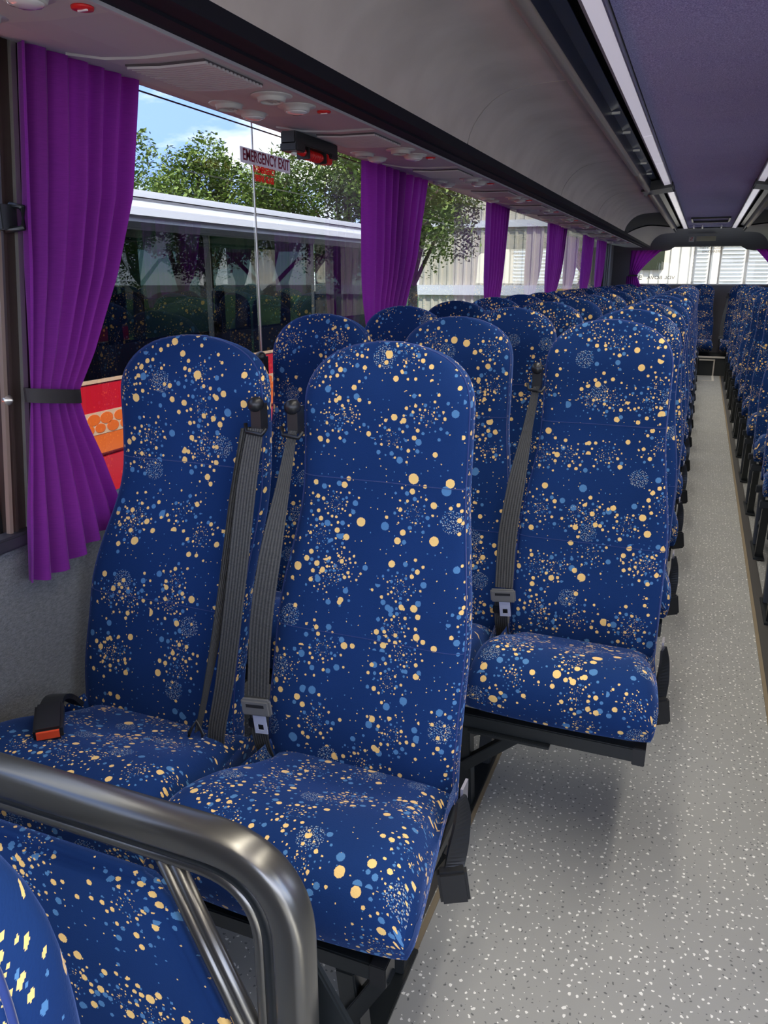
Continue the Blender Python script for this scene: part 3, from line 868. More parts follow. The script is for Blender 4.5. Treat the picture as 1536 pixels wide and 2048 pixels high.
# ================================================================== SEATS
def back_mesh(hb, ht, z0=.36, ztop=1.377, lean=.20, shift=0.0, cskew=0.0):
    """backrest: rounded slab, wider at the bottom, domed top; origin at cushion front centre on the floor"""
    mb = MB(); NS = 40; NZ = 44; vs = []; uv = []
    zc = ztop - .150
    for j in range(NZ + 1):
        t_ = j / NZ
        if t_ < .72: z = lerp(z0, zc, t_ / .72)
        else: z = zc + (ztop - zc) * math.sin((t_ - .72) / .28 * PI / 2)
        k = max(0.0, min(1.0, (z - .70) / .38)); k = k * k * (3 - 2 * k)
        hw = lerp(hb, ht, k)
        if z > zc: hw *= max(.02, (1 - ((z - zc) / (ztop - zc)) ** 2.6)) ** (1 / 2.1)
        # front surface offset and thickness
        zr = (z - z0) / (ztop - z0)
        yf = .43 + lean * zr + .018 * math.exp(-((zr - .15) / .13) ** 2) * -1 + .012 * math.exp(-((zr - .60) / .12) ** 2) - .014 * math.exp(-((zr - .88) / .08) ** 2)
        th = lerp(.105, .085, zr)
        if z > zc: th *= max(.25, (1 - ((z - zc) / (ztop - zc)) ** 3.5)) ** .5
        cx = shift * (1 - k) + cskew * k
        row = []
        for i in range(NS):
            a = 2 * PI * i / NS - PI / 2
            ca, sa = math.cos(a), math.sin(a)
            e = .36
            px = hw * math.copysign(abs(ca) ** e, ca); py = th / 2 * math.copysign(abs(sa) ** .62, sa)
            # the front is gently hollow
            if sa < 0: py += .012 * (1 - (px / hw) ** 2) * (1 if z < zc else max(0, 1 - (z - zc) / (ztop - zc)))
            row.append(Vector((cx + px, yf + th / 2 + py, z)))
        vs += row
    ang = []
    # arclength u starting from the middle of the front
    for j in range(NZ + 1):
        row = vs[j * NS:(j + 1) * NS]; L = [0]
        for i in range(NS): L.append(L[-1] + (row[(i + 1) % NS] - row[i]).length)
        ang.append(L)
    fs = []; uvs = []
    Lz = [0]
    for j in range(NZ): Lz.append(Lz[-1] + (vs[(j + 1) * NS] - vs[j * NS]).length)
    def U(j, i):
        L = ang[j]
        return L[i] if i <= NS // 2 else L[i] - L[NS]
    for j in range(NZ):
        for i in range(NS):
            i2 = (i + 1) % NS
            fs.append((j * NS + i, j * NS + i2, (j + 1) * NS + i2, (j + 1) * NS + i))
            if i < NS // 2: us = (ang[j][i], ang[j][i + 1], ang[j + 1][i + 1], ang[j + 1][i])
            else: us = (ang[j][i] - ang[j][NS], ang[j][i + 1] - ang[j][NS], ang[j + 1][i + 1] - ang[j + 1][NS], ang[j + 1][i] - ang[j + 1][NS])
            uvs.append([(us[0], Lz[j]), (us[1], Lz[j]), (us[2], Lz[j + 1]), (us[3], Lz[j + 1])])
    fs.append(tuple(range(NS))[::-1]); uvs.append([(vs[i].x, vs[i].y) for i in range(NS)][::-1])
    fs.append(tuple(NZ * NS + i for i in range(NS))); uvs.append([(vs[NZ * NS + i].x, vs[NZ * NS + i].y + Lz[-1]) for i in range(NS)])
    mb.add(vs, fs, uvs, smooth=True)
    # piping line: around the front edge
    pip = []
    for j in range(0, NZ + 1):
        pip.append(vs[j * NS + 7 if False else j * NS + int(NS * .205)])
    left = []
    for j in range(0, NZ + 1): left.append(vs[j * NS + NS - int(NS * .205)])
    path = [p + Vector((0, -.0005, 0)) for p in pip] + [p + Vector((0, -.0005, 0)) for p in left[::-1]]
    st = []
    for j in (int(NZ * .30), int(NZ * .60)):
        st.append([vs[j * NS + (i % NS)] + Vector((0, -.0002, 0)) for i in range(-int(NS * .2), int(NS * .2) + 1)])
    mb.stitches = st
    return mb, path


def cushion_mesh(hw, depth=.47, taper=.12):
    """rounded cushion: section in y-z swept over x; origin at cushion front centre on the floor"""
    mb = MB()
    # closed section (y,z): from bottom front, up the front, over the top to the back, underneath
    sec = [(.035, .365), (.012, .385), (.000, .425), (.002, .470), (.016, .505), (.044, .532), (.085, .545), (.14, .543), (.21, .525), (.29, .490), (.37, .453), (.43, .425),
           (depth, .405), (depth + .01, .39), (depth, .365), (.30, .36), (.15, .36)]
    # refine
    S = []
    n0 = len(sec)
    for i in range(n0):
        p0, p1, p2, p3 = sec[i - 1], sec[i], sec[(i + 1) % n0], sec[(i + 2) % n0]
        for k in range(3):
            t_ = k / 3
            S.append(tuple(.5 * ((2 * p1[c]) + (p2[c] - p0[c]) * t_ + (2 * p0[c] - 5 * p1[c] + 4 * p2[c] - p3[c]) * t_ ** 2 + (3 * p1[c] - p0[c] - 3 * p2[c] + p3[c]) * t_ ** 3) for c in (0, 1)))
    n = len(S); NX = 28; cy_, cz_ = .22, .44
    vs = []; us = []
    xs = []
    for i in range(NX + 1):
        u = -1 + 2 * i / NX; xs.append(math.copysign(abs(u) ** .75, u) if abs(u) < .999 else u)
    for i, u in enumerate(xs):
        au = abs(u)
        e = max(0, (au - .70) / .30); sh = 1 - .075 * (1 - math.sqrt(max(0, 1 - e * e)))
        for (y, z) in S:
            top = max(0, min(1, (z - .40) / .08))
            dish = -.020 * (1 - au ** 2.2) * top * math.sin(max(0, min(1, (y - .05) / .4)) * PI) - .004 * top
            zz = z + dish - .058 * top * (1 - math.sqrt(max(0, 1 - e * e))) 
            yy = cy_ + (y - cy_) * (1 - .03 * (1 - math.sqrt(max(0, 1 - e * e))))
            # front face bows slightly
            yy -= .018 * (1 - au ** 2) * max(0, 1 - y / .12)
            zz -= .035 * e * e * max(0, min(1, (y - .30) / .12)) * top
            vs.append(Vector((u * hw * (1 - taper * max(0, min(1, (y - .06) / .34))), yy, zz)))
    fs = []; uvs = []
    SL = [0]
    for k in range(n): SL.append(SL[-1] + math.hypot(S[(k + 1) % n][0] - S[k][0], S[(k + 1) % n][1] - S[k][1]))
    for i in range(NX):
        for k in range(n):
            k2 = (k + 1) % n
            fs.append((i * n + k, (i + 1) * n + k, (i + 1) * n + k2, i * n + k2))
            uvs.append([(xs[i] * hw, SL[k]), (xs[i + 1] * hw, SL[k]), (xs[i + 1] * hw, SL[k + 1]), (xs[i] * hw, SL[k + 1])])
    for base, rev in ((0, False), (NX * n, True)):
        sgn = -1 if base == 0 else 1; prev = base
        for kz, ky, bul in ((.80, .96, .006), (.45, .90, .010), (.02, .86, .011)):
            cur = len(vs)
            for k in range(n):
                q = vs[base + k]; y2 = cy_ + (q.y - cy_) * ky; z2 = cz_ + (q.z - cz_) * kz
                vs.append(Vector((sgn * (hw * (1 - taper * max(0, min(1, (y2 - .06) / .34))) + bul), y2, z2)))
            for k in range(n):
                k2 = (k + 1) % n; f = (prev + k, cur + k, cur + k2, prev + k2)
                if not rev: f = f[::-1]
                fs.append(f); uvs.append([(vs[q].y + 3, vs[q].z) for q in f])
            prev = cur
    mb.add(vs, fs, uvs, smooth=True)
    return mb


def belt_parts(root, sx, hb, two_way=False):
    """shoulder belt on the side sx (-1 window side, +1 aisle side) hanging from the shoulder guide"""
    xt = sx * (.198 if sx < 0 else .225)
    gd = MB(); gd.lathe([(.016, 0), (.018, .01), (.016, .022), (.006, .028)], (xt, .562, 1.235), Matrix.Rotation(PI / 2, 3, 'X'), 12)
    gd.box(xt - .013, xt + .013, .548, .580, 1.175, 1.235)
    gd.tube([(xt - .026, .545, 1.190), (xt - .020, .538, 1.172), (xt + .020, .538, 1.168), (xt + .028, .545, 1.182)], .005, 6)
    g_ = gd.build('belt_guide', M['black'], root)
    if sx < 0:
        # belt falls from the guide to the tongue in front, lap end goes back down
        web = ribbon([((xt + .002, .545, 1.182), (1, .25, 0)), ((xt - .012, .515, 1.06), (.8, .55, 0)), ((xt - .028, .47, .90), (1, .25, 0)), ((xt - .040, .435, .74), (1, .05, 0)), ((xt - .036, .400, .575), (1, 0, .06))], [.018, .032, .052, .057, .056])
        w_ = web.build('seat_belt', M['web'], root)
        ribbon([((xt + .000, .553, 1.180), (.6, .8, 0)), ((xt - .025, .53, 1.02), (.3, .95, 0)), ((xt - .045, .50, .86), (.5, .8, 0))], [.02, .02, .02]).build('belt_return', M['web'], w_)
        tx, ty, tz = xt - .036, .392, .552
        tg = MB().box(-.039, .039, -.008, .008, -.021, .021, rot=Matrix.Rotation(-.12, 3, 'Y'), org=(tx, ty, tz)).build('belt_tongue', M['tongue'], root, bevel=.005)
        MB().box(-.024, .024, -.0085, -.006, -.004, .004, rot=Matrix.Rotation(-.12, 3, 'Y'), org=(tx, ty, tz + .006)).build('tongue_slot', M['hollow'], tg)
        pl = MB(); R = Matrix.Rotation(-.12, 3, 'Y'); O = (tx + .008, ty, tz - .042)
        pl.box(-.017, -.008, -.0015, .0015, -.026, .026, rot=R, org=O); pl.box(.008, .017, -.0015, .0015, -.026, .026, rot=R, org=O)
        pl.box(-.008, .008, -.0015, .0015, -.026, -.017, rot=R, org=O); pl.box(-.008, .008, -.0015, .0015, -.002, .026, rot=R, org=O)
        pl.build('steel_latch', M['steel'], tg)
        lap = ribbon([((tx - .004, ty + .012, tz - .02), (1, 0, 0)), ((tx - .010, ty + .02, .50), (1, 0, 0)), ((tx - .006, ty + .022, .45), (1, .1, 0)), ((tx - .002, ty + .035, .40), (1, .1, 0)), ((tx, ty + .05, .36), (1, 0, 0))], [.045, .042, .042, .04, .038])
        lap.build('lap_belt', M['web'], root)
        MB().box(-.024, .024, -.006, .006, -.012, .012, org=(tx - .010, ty + .018, .495)).build('belt_adjuster', M['black'], root, bevel=.003)
    else:
        web = ribbon([((xt, .545, 1.18), (1, .1, 0)), ((xt - .004, .50, 1.05), (1, .1, 0)), ((xt - .014, .455, .85), (1, .05, 0)), ((xt - .035, .41, .60), (1, 0, 0)), ((xt - .055, .385, .45), (1, 0, 0)), ((xt - .06, .40, .36), (1, 0, 0))], [.040, .048, .050, .050, .048, .045])
        w_ = web.build('seat_belt', M['web'], root)
        ribbon([((xt - .022, .556, 1.18), (.5, .85, 0)), ((xt - .045, .525, 1.02), (.45, .9, 0)), ((xt - .062, .46, .78), (.35, .9, 0)), ((xt - .085, .40, .56), (.2, .95, 0)), ((xt - .10, .375, .46), (.2, .95, 0))], [.045, .045, .034, .022, .02]).build('belt_return', M['web'], w_)
        rg = MB().tube([(xt - .10, .372, .49), (xt - .115, .362, .46), (xt - .12, .360, .43), (xt - .10, .372, .42), (xt - .088, .38, .45)], .005, 6, closed=True)
        rg.build('belt_ring', M['black'], root)
        MB().box(-.012, .012, -.003, .003, -.016, .016, rot=Matrix.Rotation(.2, 3, 'Y'), org=(xt - .075, .365, .43)).build('belt_label', M['white'], root)


def buckle_hang(root, x):
    """buckle hanging on its strap beside the cushion"""
    MB().box(x - .004, x + .002, .345, .385, .38, .50).build('anchor_bracket', M['stripframe'], root)
    ribbon([((x + .002, .330, .49), (.3, 1, .1)), ((x + .008, .322, .45), (.5, 1, 0)), ((x + .008, .300, .40), (.8, .8, 0)), ((x + .004, .288, .355), (1, .5, 0))], [.030, .046, .046, .040], thick=.007).build('buckle_strap', M['black'], root)
    bk = MB().box(-.031, .031, -.014, .014, -.040, .040, rot=Matrix.Rotation(.35, 3, 'Z') @ Matrix.Rotation(-.15, 3, 'Y'), org=(x + .006, .280, .318)).build('buckle', M['black'], root, bevel=.006)
    return bk


def make_seat(name, hb, ht, hcush, shift, sbelt, hang, group, cshift=0.0, taper=.12):
    r_ = thing(name, 'x', 'seat', (0, 0, 0), group)
    mb, path = back_mesh(hb, ht, shift=shift)
    bk = mb.build('backrest', M['fab'], r_)
    pp = MB().tube(path, .0018, 5)
    for q in mb.stitches: pp.tube(q, .0009, 4)
    pp.uv = [[(0, 0)] * len(f) for f in pp.f]
    pp.build('piping', M['pipe'], bk)
    cu = cushion_mesh(hcush, taper=taper); cu.v = [(x + cshift, y, z) for x, y, z in cu.v]
    cu.build('cushion', M['fab'], r_)
    MB().box(cshift - hcush + .03, cshift + hcush - .03, .05, .46, .345, .366).build('cushion_board', M['blkmetal'], r_)
    if sbelt: belt_parts(r_, sbelt, hb)
    if hang: buckle_hang(r_, cshift + hcush + .004)
    return r_


M['pipe'] = mat('piping_cloth', (.008, .03, .16), .8, sheen=.3)

GRP_L = 'seats of the left three-seat rows'; GRP_R = 'seats of the right two-seat rows'
Y1 = .985                      # front of the first cushions
# first row: two wider seats
s1w = make_seat('coach_chair', .238, .210, .278, -.062, 1, False, 'pair of seats in the first row', cshift=-.025, taper=.10)
s1w.location = (-1.15, Y1 - .012, -.015); s1w['label'] = 'window seat of the nearest pair, orange-buttoned buckle lying on its cushion'
# buckle lying on the cushion at the wall
RB_ = Matrix.Rotation(.72, 3, 'Z') @ Matrix.Rotation(.12, 3, 'X'); OB_ = (-.128, .172, .547)
bkl = MB().box(-.031, .031, -.052, .052, -.017, .017, rot=RB_, org=OB_).build('buckle', M['black'], s1w, bevel=.006)
MB().box(-.024, .024, -.0555, -.050, -.006, .012, rot=RB_, org=OB_).build('release_button', M['orange'], bkl, label='orange release button')
ribbon([((-.165, .212, .547), (.8, .6, 0)), ((-.200, .265, .540), (.85, .5, 0)), ((-.235, .33, .50), (.9, .3, 0)), ((-.25, .38, .45), (1, 0, 0))], [.052, .046, .040, .036], thick=.012).build('buckle_strap', M['black'], s1w)
s1a = make_seat('coach_chair', .240, .200, .272, -.008, -1, True, 'pair of seats in the first row', cshift=.004, taper=.18)
s1a.location = (-.632, Y1 - .012, -.015); s1a['label'] = 'large nearest seat at centre, aisle side of the first pair'

# regular rows of three: window, middle, aisle
ORD = 'first second third fourth fifth sixth seventh eighth ninth tenth eleventh twelfth thirteenth fourteenth fifteenth'.split()
XS3 = (-1.200, -.721, -.243)
base = make_seat('coach_chair', .225, .186, .236, 0, -1, False, GRP_L); bt = tree_of(base)
basea = make_seat('coach_chair', .226, .186, .241, 0, -1, True, GRP_L); bta = tree_of(basea)
usedb = usedA = False
NROW = 14
for k in range(NROW):
    y = Y1 + .815 + .80 * k
    if y > 12.6: break
    for c, x in enumerate(XS3):
        nmc = ('window', 'middle', 'aisle')[c]
        lab = 'blue firework-patterned %s seat of the %s three-seat row on the left' % (nmc, ORD[k])
        if c < 2:
            if not usedb: base.location = (x, y, 0); base['label'] = lab; usedb = True
            else: dup(base, (x, y, 0), lab, GRP_L, bt)
        else:
            if not usedA: basea.location = (x, y, 0); basea['label'] = lab; usedA = True
            else: dup(basea, (x, y, 0), lab, GRP_L, bta)

# right side: pairs
XS2 = (.655, 1.145)
rbase = make_seat('coach_chair', .225, .186, .236, 0, 0, False, GRP_R); rbt = tree_of(rbase)
YR0 = 1.72
for k in range(13):
    y = YR0 + .90 * k
    if y > 12.6: break
    for c, x in enumerate(XS2):
        if k == 0 and c == 0: rbase.location = (x, y, 0); rbase['label'] = 'blue firework-patterned aisle seat of the first two-seat row on the right'; continue
        dup(rbase, (x, y, 0), 'blue firework-patterned %s seat of the %s two-seat row on the right' % (('aisle', 'window')[c], ORD[k]), GRP_R, rbt)
# back bench on the platform: five seats
for c, x in enumerate((-1.20, -.66, -.02, .575, 1.11)):
    lab = 'blue back-row seat on the rear platform, ' + ('in the left corner', 'second from the left', 'left of the aisle gap', 'right of the aisle gap', 'in the right corner')[c]
    dup(base, (x, 13.52, 0.0), lab, 'seats of the back row', bt)


# ---------------------------------------------------------------- black steel frames carrying each row
def seat_frame(x0, x1, xleg, jut, label, group, sgn=1):
    """rails under a row; pedestal legs at xleg (near the aisle), wall bracket at the other end"""
    fr = thing('seat_frame', label, 'seat frame', (0, 0, 0), group)
    MB().box(x0, x1, .02, .06, .305, .345).build('front_rail', M['blkmetal'], fr, bevel=.003)
    MB().box(x0, x1, .36, .40, .305, .345).build('rear_rail', M['blkmetal'], fr, bevel=.003)
    for y, yb in ((.04, .09), (.38, .30)):
        MB().bar((xleg, y, .31), (xleg, yb, .012), .038, .045, up=(0, 1, 0)).build('leg', M['blkmetal'], fr, bevel=.003)
    MB().box(xleg - .028, xleg + .028, .04, .36, .004, .016).build('foot_plate', M['blkmetal'], fr, bevel=.002)
    MB().bar((xleg, .06, .255), (xleg, .35, .11), .012, .022).build('cross_brace', M['blkmetal'], fr)
    if jut:
        for y in (.04, .38):
            MB().bar((xleg, y, .17), (xleg + sgn * jut, y, .318), .03, .032, up=(0, 1, 0)).build('side_brace', M['blkmetal'], fr, bevel=.002)
        if jut > .1: MB().box(*sorted((xleg + sgn * .015, xleg + sgn * .24)), .005, .065, .296, .306).build('rail_shoe', M['blkmetal'], fr, bevel=.002)
        MB().box(*sorted((x1 - .03, x1 + .002)), .016, .064, .300, .350).build('rail_cap', M['black'], fr, bevel=.002)
    return fr


f1 = seat_frame(-1.46, -.395, -.475, .075, 'black steel frame and V legs under the first pair of seats', None)
f1.location = (0, Y1 - .01, 0); f1.scale = (1, 1, .93)
f2 = seat_frame(-1.46, -.012, -.49, .17, 'x', 'seat frames of the left rows'); ft = tree_of(f2)
for k in range(14):
    y = Y1 + .815 + .80 * k
    if y > 12.6: break
    lab = 'black steel frame under the %s three-seat row on the left' % ORD[k]
    if k == 0: f2.location = (0, y, 0); f2['label'] = lab
    else: dup(f2, (0, y, 0), lab, 'seat frames of the left rows', ft)
f3 = seat_frame(.405, 1.42, .44, 0, 'x', 'seat frames of the right rows'); ft3 = tree_of(f3)
for k in range(13):
    y = YR0 + .90 * k
    if y > 12.6: break
    lab = 'black steel frame and slanted legs under the %s two-seat row on the right' % ORD[k]
    if k == 0: f3.location = (0, y, 0); f3['label'] = lab
    else: dup(f3, (0, y, 0), lab, 'seat frames of the right rows', ft3)

# ================================================================== FOREGROUND: barrier rail with padded panel, courier seat back
PY = .635
br = thing('barrier_rail', 'gunmetal tubular barrier rail with rounded corner in front of the first pair', 'railing', (-.5, PY, 0))
off = Vector((.5, -PY, 0))
def P_(mb): mb.v = [tuple(Vector(q) + off) for q in mb.v]; return mb
top = frame_path(PY, [(-1.46, .857), (-.368, .857), (-.368, .0)], .115, 14)
tb = MB().tube(top, .0235, 28, up=(0, 1, 0), flat=1.0, sq=.62)
P_(tb).build('top_tube', M['pole'], br)
inn = frame_path(PY, [(-1.46, .811), (-.414, .811), (-.414, .0)], .090, 12)
P_(MB().tube(inn, .0095, 10, up=(0, 1, 0))).build('inner_bead', M['pole'], br)
P_(MB().tube(frame_path(PY, [(-1.46, .827), (-.398, .827), (-.398, .0)], .100, 12), .0125, 10, up=(0, 1, 0))).build('web_strip', M['blkmetal'], br)
for dx in (0, .020):
    P_(MB().tube([(-.552 + dx, PY, .806), (-.452 + dx, PY, .585), (-.25 + dx - .05, PY, .10)], .0095, 10, up=(0, 1, 0))).build('diagonal_bead', M['pole'], br)
P_(MB().bar((-.49, PY + .06, .80), (-.33, PY + .06, .52), .06, .012, up=(0, 1, 0))).build('rear_stay', M['blkmetal'], br, bevel=.003)
# padded fabric panel filling the frame left of the diagonal bead
pts = [(-1.45, .775), (-.575, .775), (-.553, .757), (-.475, .585), (-.32, .22), (-1.45, .22)]
n = len(pts); vs = [Vector((x, PY - .022, z)) for x, z in pts] + [Vector((x, PY + .018, z)) for x, z in pts]
pm = bmesh.new(); bv = [pm.verts.new(q + off) for q in vs]
pm.faces.new(bv[:n]); pm.faces.new(bv[n:][::-1])
for i in range(n): pm.faces.new((bv[i], bv[n + i], bv[n + (i + 1) % n], bv[(i + 1) % n]))
bmesh.ops.recalc_face_normals(pm, faces=pm.faces)
bmesh.ops.bevel(pm, geom=list(pm.edges), offset=.014, segments=3, affect='EDGES')
ul = pm.loops.layers.uv.new('UVMap')
for f in pm.faces:
    f.smooth = True
    for l in f.loops: l[ul].uv = (l.vert.co.x + 1.1, l.vert.co.z + l.vert.co.y)
me = bpy.data.meshes.new('padded_panel'); pm.to_mesh(me); pm.free(); me.materials.append(M['fab'])
po = bpy.data.objects.new('padded_panel', me); COL.objects.link(po); po.parent = br

cs = thing('courier_chair', 'near blue seat back with rounded corner in the bottom left, below the railing', 'seat', (-.568, -.33, .015))
mb, path = back_mesh(.25, .235, z0=.30, ztop=1.145, lean=.16)
bk = mb.build('backrest', M['fab'], cs)
pp = MB().tube(path, .003, 5); pp.build('piping', M['pipe'], bk)
cm = cushion_mesh(.24).build('cushion', M['fab'], cs); cm.location = (0, 0, -.04)
MB().box(-.22, .22, .1, .40, .27, .33).build('pedestal_top', M['blkmetal'], cs, bevel=.004)
MB().box(-.10, .10, .14, .36, 0, .28).build('pedestal', M['blkmetal'], cs, bevel=.004)


# ================================================================== OUTSIDE
GZ = -1.25
MB().box(-70, 70, -50, 90, GZ - .1, GZ).build('ground', M['asphalt'], kind='structure')
gb_ = MB(); vs = []; fs = []
for i in range(25):
    for j in range(13):
        x = -7.2 - j * 1.0; y = -12 + i * 2.0
        vs.append((x, y, GZ + .02 + 1.75 * min(1, j / 4) + .12 * math.sin(i * 1.7 + j * 2.3)))
for i in range(24):
    for j in range(12): fs.append((i * 13 + j, i * 13 + j + 1, (i + 1) * 13 + j + 1, (i + 1) * 13 + j))
gb_.add(vs, fs, smooth=True).build('grass_bank', M['grass'], kind='structure')

# neighbouring coach
NX_, NW = -3.4, 2.4
nb = thing('coach', 'red, cream and orange coach with white roof parked alongside', 'coach', (NX_ - NW / 2, 3.0, GZ))
off = Vector((-(NX_ - NW / 2), -3.0, -GZ))
ny0, ny1 = -6.0, 8.6
def NB(mb, name, m, **k):
    mb.v = [tuple(Vector(q) + off) for q in mb.v]; return mb.build(name, m, nb, **k)
NB(MB().box(NX_ - NW, NX_, ny0, ny1, GZ + .35, .44), 'lower_body', M['nred'], bevel=.03)
NB(MB().box(NX_ - .02, NX_ + .004, ny0 + .03, ny1 - .03, .44, .56), 'orange_stripe', M['norange'])
NB(MB().box(NX_ - .02, NX_ + .006, ny0 + .03, ny1 - .03, .56, .70), 'cream_stripe', M['ncream'])
NB(MB().box(NX_ - .02, NX_ + .004, ny0 + .03, ny1 - .03, .70, .875), 'red_stripe', M['nred'])
NB(MB().box(NX_ - .02, NX_ + .010, ny0 + .03, ny1 - .03, .875, .895), 'pink_waist_line', M['ncream'])
NB(MB().box(NX_ - NW, NX_ - NW + .04, ny0, ny1, .44, .89), 'far_side_panel', M['nred'])
dots = MB(); rd = random.Random(4)
y = ny0 + .2
while y < ny1 - .2:
    for row in (.598, .655):
        r0 = rd.uniform(.026, .036); yy = y + (0 if row > .62 else .05)
        dots.lathe([(r0 * 1.25, 0), (r0 * 1.25, .0015)], (0, 0, 0), Matrix.Rotation(PI / 2, 3, 'Y'), 14)
        nn_ = 28
        for q in range(len(dots.v) - nn_, len(dots.v)):
            a = Vector(dots.v[q]); dots.v[q] = (a.x + NX_ + .0065, a.y * 1.3 + yy, a.z * .8 + row)
    y += rd.uniform(.105, .13)
dots.sm = [False] * len(dots.f)
NB(dots, 'orange_dots', M['norange'], kind='stuff')
NB(MB().box(NX_ - NW, NX_ + .01, ny0, ny1, 1.835, 1.965), 'roof_edge', M['nwhite'], bevel=.04)
NB(MB().box(NX_ - NW + .08, NX_ - .10, ny0 + .1, ny1 - .1, 1.95, 2.05), 'roof', M['nwhite'], bevel=.05)
NB(MB().box(NX_ - NW, NX_, ny0, ny1, 1.785, 1.835), 'dark_cant_rail', M['nblack'])
pillars = [-6.0, -3.6, -1.2, 1.3, 3.4, 5.0, 6.7, 8.52]
for p in pillars: NB(MB().box(NX_ - .06, NX_ - .012, p, p + .08, .89, 1.79), 'window_pillar', M['nblack']); NB(MB().box(NX_ - NW + .012, NX_ - NW + .06, p, p + .08, .89, 1.79), 'window_pillar', M['nblack'])
for a, b in zip(pillars, pillars[1:]):
    NB(MB().add([(NX_ - .006, a + .08, .89), (NX_ - .006, b, .89), (NX_ - .006, b, 1.79), (NX_ - .006, a + .08, 1.79)], [(0, 1, 2, 3)]), 'window_glass', M['glass_n'])
for p in (3.48, 4.75, 5.06, 6.4, 6.78): 
    cc = MB(); vs = []; fs = []
    for j in range(2):
        for i in range(21): vs.append((NX_ - NW + .12 + .02 * math.sin(i * 1.9), p + i * .016, .95 + j * .88))
    for i in range(20): fs.append((i, i + 1, 22 + i, 21 + i))
    NB(cc.add(vs, fs, smooth=True), 'pale_curtain', M['ncurt'])
for k in range(15):
    yy = ny0 + .9 + k * .9
    for c, x in enumerate((NX_ - .38, NX_ - .88, NX_ - 1.6, NX_ - 2.05)):
        mb = MB()
        vs = []; fs = []; n = 14; pr = [(0.21, .5), (.21, 1.22)] + [(.21 * math.cos(a * PI / 12), 1.22 + .13 * math.sin(a * PI / 12)) for a in range(1, 12)] + [(-.21, 1.22), (-.21, .5)]
        L = len(pr)
        for yo in (0, .09): vs += [(x + a, yy + yo, b) for a, b in pr]
        fs = [tuple(range(L)), tuple(range(L, 2 * L))[::-1]] + [(i, L + i, L + (i + 1) % L, (i + 1) % L) for i in range(L)]
        NB(mb.add(vs, fs), 'passenger_seat', M['nseat'])
for yy in (-3.5, 5.4):
    NB(MB().lathe([(.48, 0), (.50, .03), (.50, .22), (.48, .25)], (NX_ - .27, yy, GZ + .50), Matrix.Rotation(PI / 2, 3, 'Y'), 28), 'wheel', M['nblack'])

# trees beyond
def leaf_mesh(seed, R, H, n):
    rd = random.Random(seed); mb = MB(); vs = []; fs = []
    blobs = [(Vector((rd.gauss(0, R * .42), rd.gauss(0, R * .42), H * rd.uniform(.42, .95))), R * rd.uniform(.22, .42)) for _ in range(16)]
    for k in range(n):
        c, r = rd.choice(blobs)
        d = Vector((rd.gauss(0, 1), rd.gauss(0, 1), rd.gauss(0, .8))).normalized() * r * rd.uniform(.55, 1.05)
        p = c + d; s_ = rd.uniform(.035, .07)
        a = Vector((rd.gauss(0, 1), rd.gauss(0, 1), rd.gauss(0, .6))).normalized(); b = a.cross(Vector((rd.random(), rd.random(), 1))).normalized()
        i = len(vs); vs += [p - a * s_, p + b * s_ * .5, p + a * s_, p - b * s_ * .5]; fs.append((i, i + 1, i + 2, i + 3))
    return mb.add(vs, fs), blobs


def tree(x, y, R, H, n, seed, label):
    tt = thing('tree', label, 'tree', (x, y, GZ + 1.2), 'trees beyond the neighbouring coach')
    mb, blobs = leaf_mesh(seed, R, H, n)
    mb.build('foliage', M['leaf'], tt, kind='stuff')
    tr = MB().tube([(0, 0, -.3), (.05, .03, H * .25), (0, .1, H * .5), (.1, 0, H * .8)], [.16, .13, .09, .03], 8)
    for c, r in blobs[:11]: tr.tube([(0, .03, H * .28), c * .55 + Vector((0, 0, H * .2)), c], [.06, .04, .015], 5)
    tr.build('trunk', M['bark'], tt)
    return tt


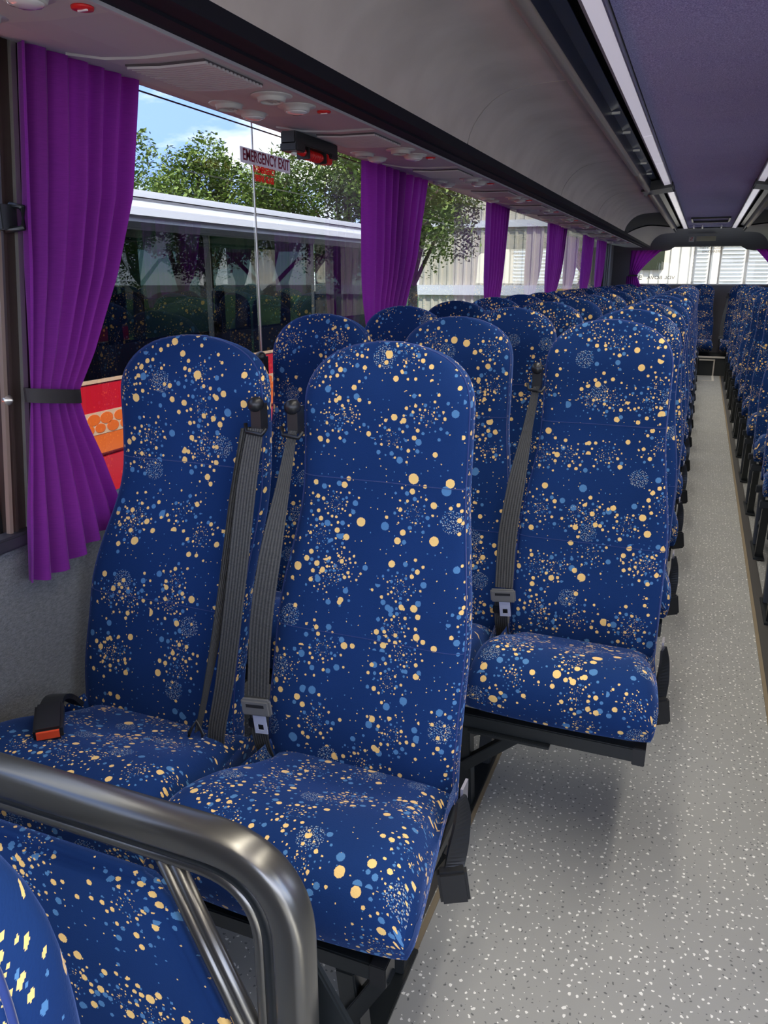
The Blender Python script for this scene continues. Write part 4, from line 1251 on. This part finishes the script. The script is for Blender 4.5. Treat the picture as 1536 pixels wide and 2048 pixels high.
tree(-10.6, 14.6, 1.5, 4.3, 10200, 1, 'leafy tree nearest the blue sky gap, left of the exit sign')
tree(-9.4, 16.2, 1.9, 4.3, 13600, 2, 'dense green tree behind the exit sign')
tree(-8.2, 18.0, 1.9, 4.3, 13600, 3, 'green tree seen right of the exit sign')
tree(-7.0, 19.4, 1.9, 4.3, 11900, 4, 'green tree seen just before the second curtain')
tree(-6.3, 16.0, 2.0, 5.0, 13600, 6, 'darker tree seen through the window behind the second curtain')

# corrugated shed behind and to the left of the rear
SY = 24.0
sh = thing('shed', 'cream corrugated shed with pale louvred panels behind the coach', 'building', (0, SY, GZ))
prof = []; x = -8.4
while x < 26:
    prof += [(x, 0), (x + .14, 0), (x + .17, -.05), (x + .23, -.05)]; x += .26
vs = []; fs = []
for (xx, yy) in prof: vs += [(xx, yy, 0), (xx, yy, 7.5)]
for i in range(len(prof) - 1): fs.append((2 * i, 2 * i + 2, 2 * i + 3, 2 * i + 1))
MB().add(vs, fs).build('corrugated_wall', M['clad'], sh)
MB().box(-8.4, 26, .12, 6, 0, 7.5).build('shed_body', M['clad'], sh)
for x0, x1 in ((-.30, .05), (.35, .95), (1.02, 1.6), (1.66, 2.3)):
    lv = MB().box(x0, x1, -.10, -.055, 2.0, 4.3).build('louvre_frame', M['clad'], sh)
    for k in range(22):
        MB().bar((x0 + .02, -.13, 2.05 + k * .10), (x1 - .02, -.13, 2.05 + k * .10), .05, .03).build('louvre_slat', M['cladw'], lv)
MB().box(.10, .30, -.16, -.05, 0, 5).build('downpipe', M['clad'], sh, bevel=.03)
sw = MB().box(-1.95, -1.12, -.14, -.05, 2.93, 3.85).build('shed_window', M['nwin'], sh, bevel=.01)
MB().box(-8.4, -2.2, -.14, -.05, 4.15, 4.35).build('reflection_bar', M['nwhite'], sh)  # added white bars stand in for reflections across the side glass
MB().box(-8.4, -2.2, -.14, -.05, 2.2, 2.5).build('reflection_bar', M['nwhite'], sh)
yb_ = MB().box(-4.0, -3.0, -.3, -.2, 1.3, 2.4).build('yellow_board', M['yellow'], sh)
print('objects', len(bpy.data.objects))
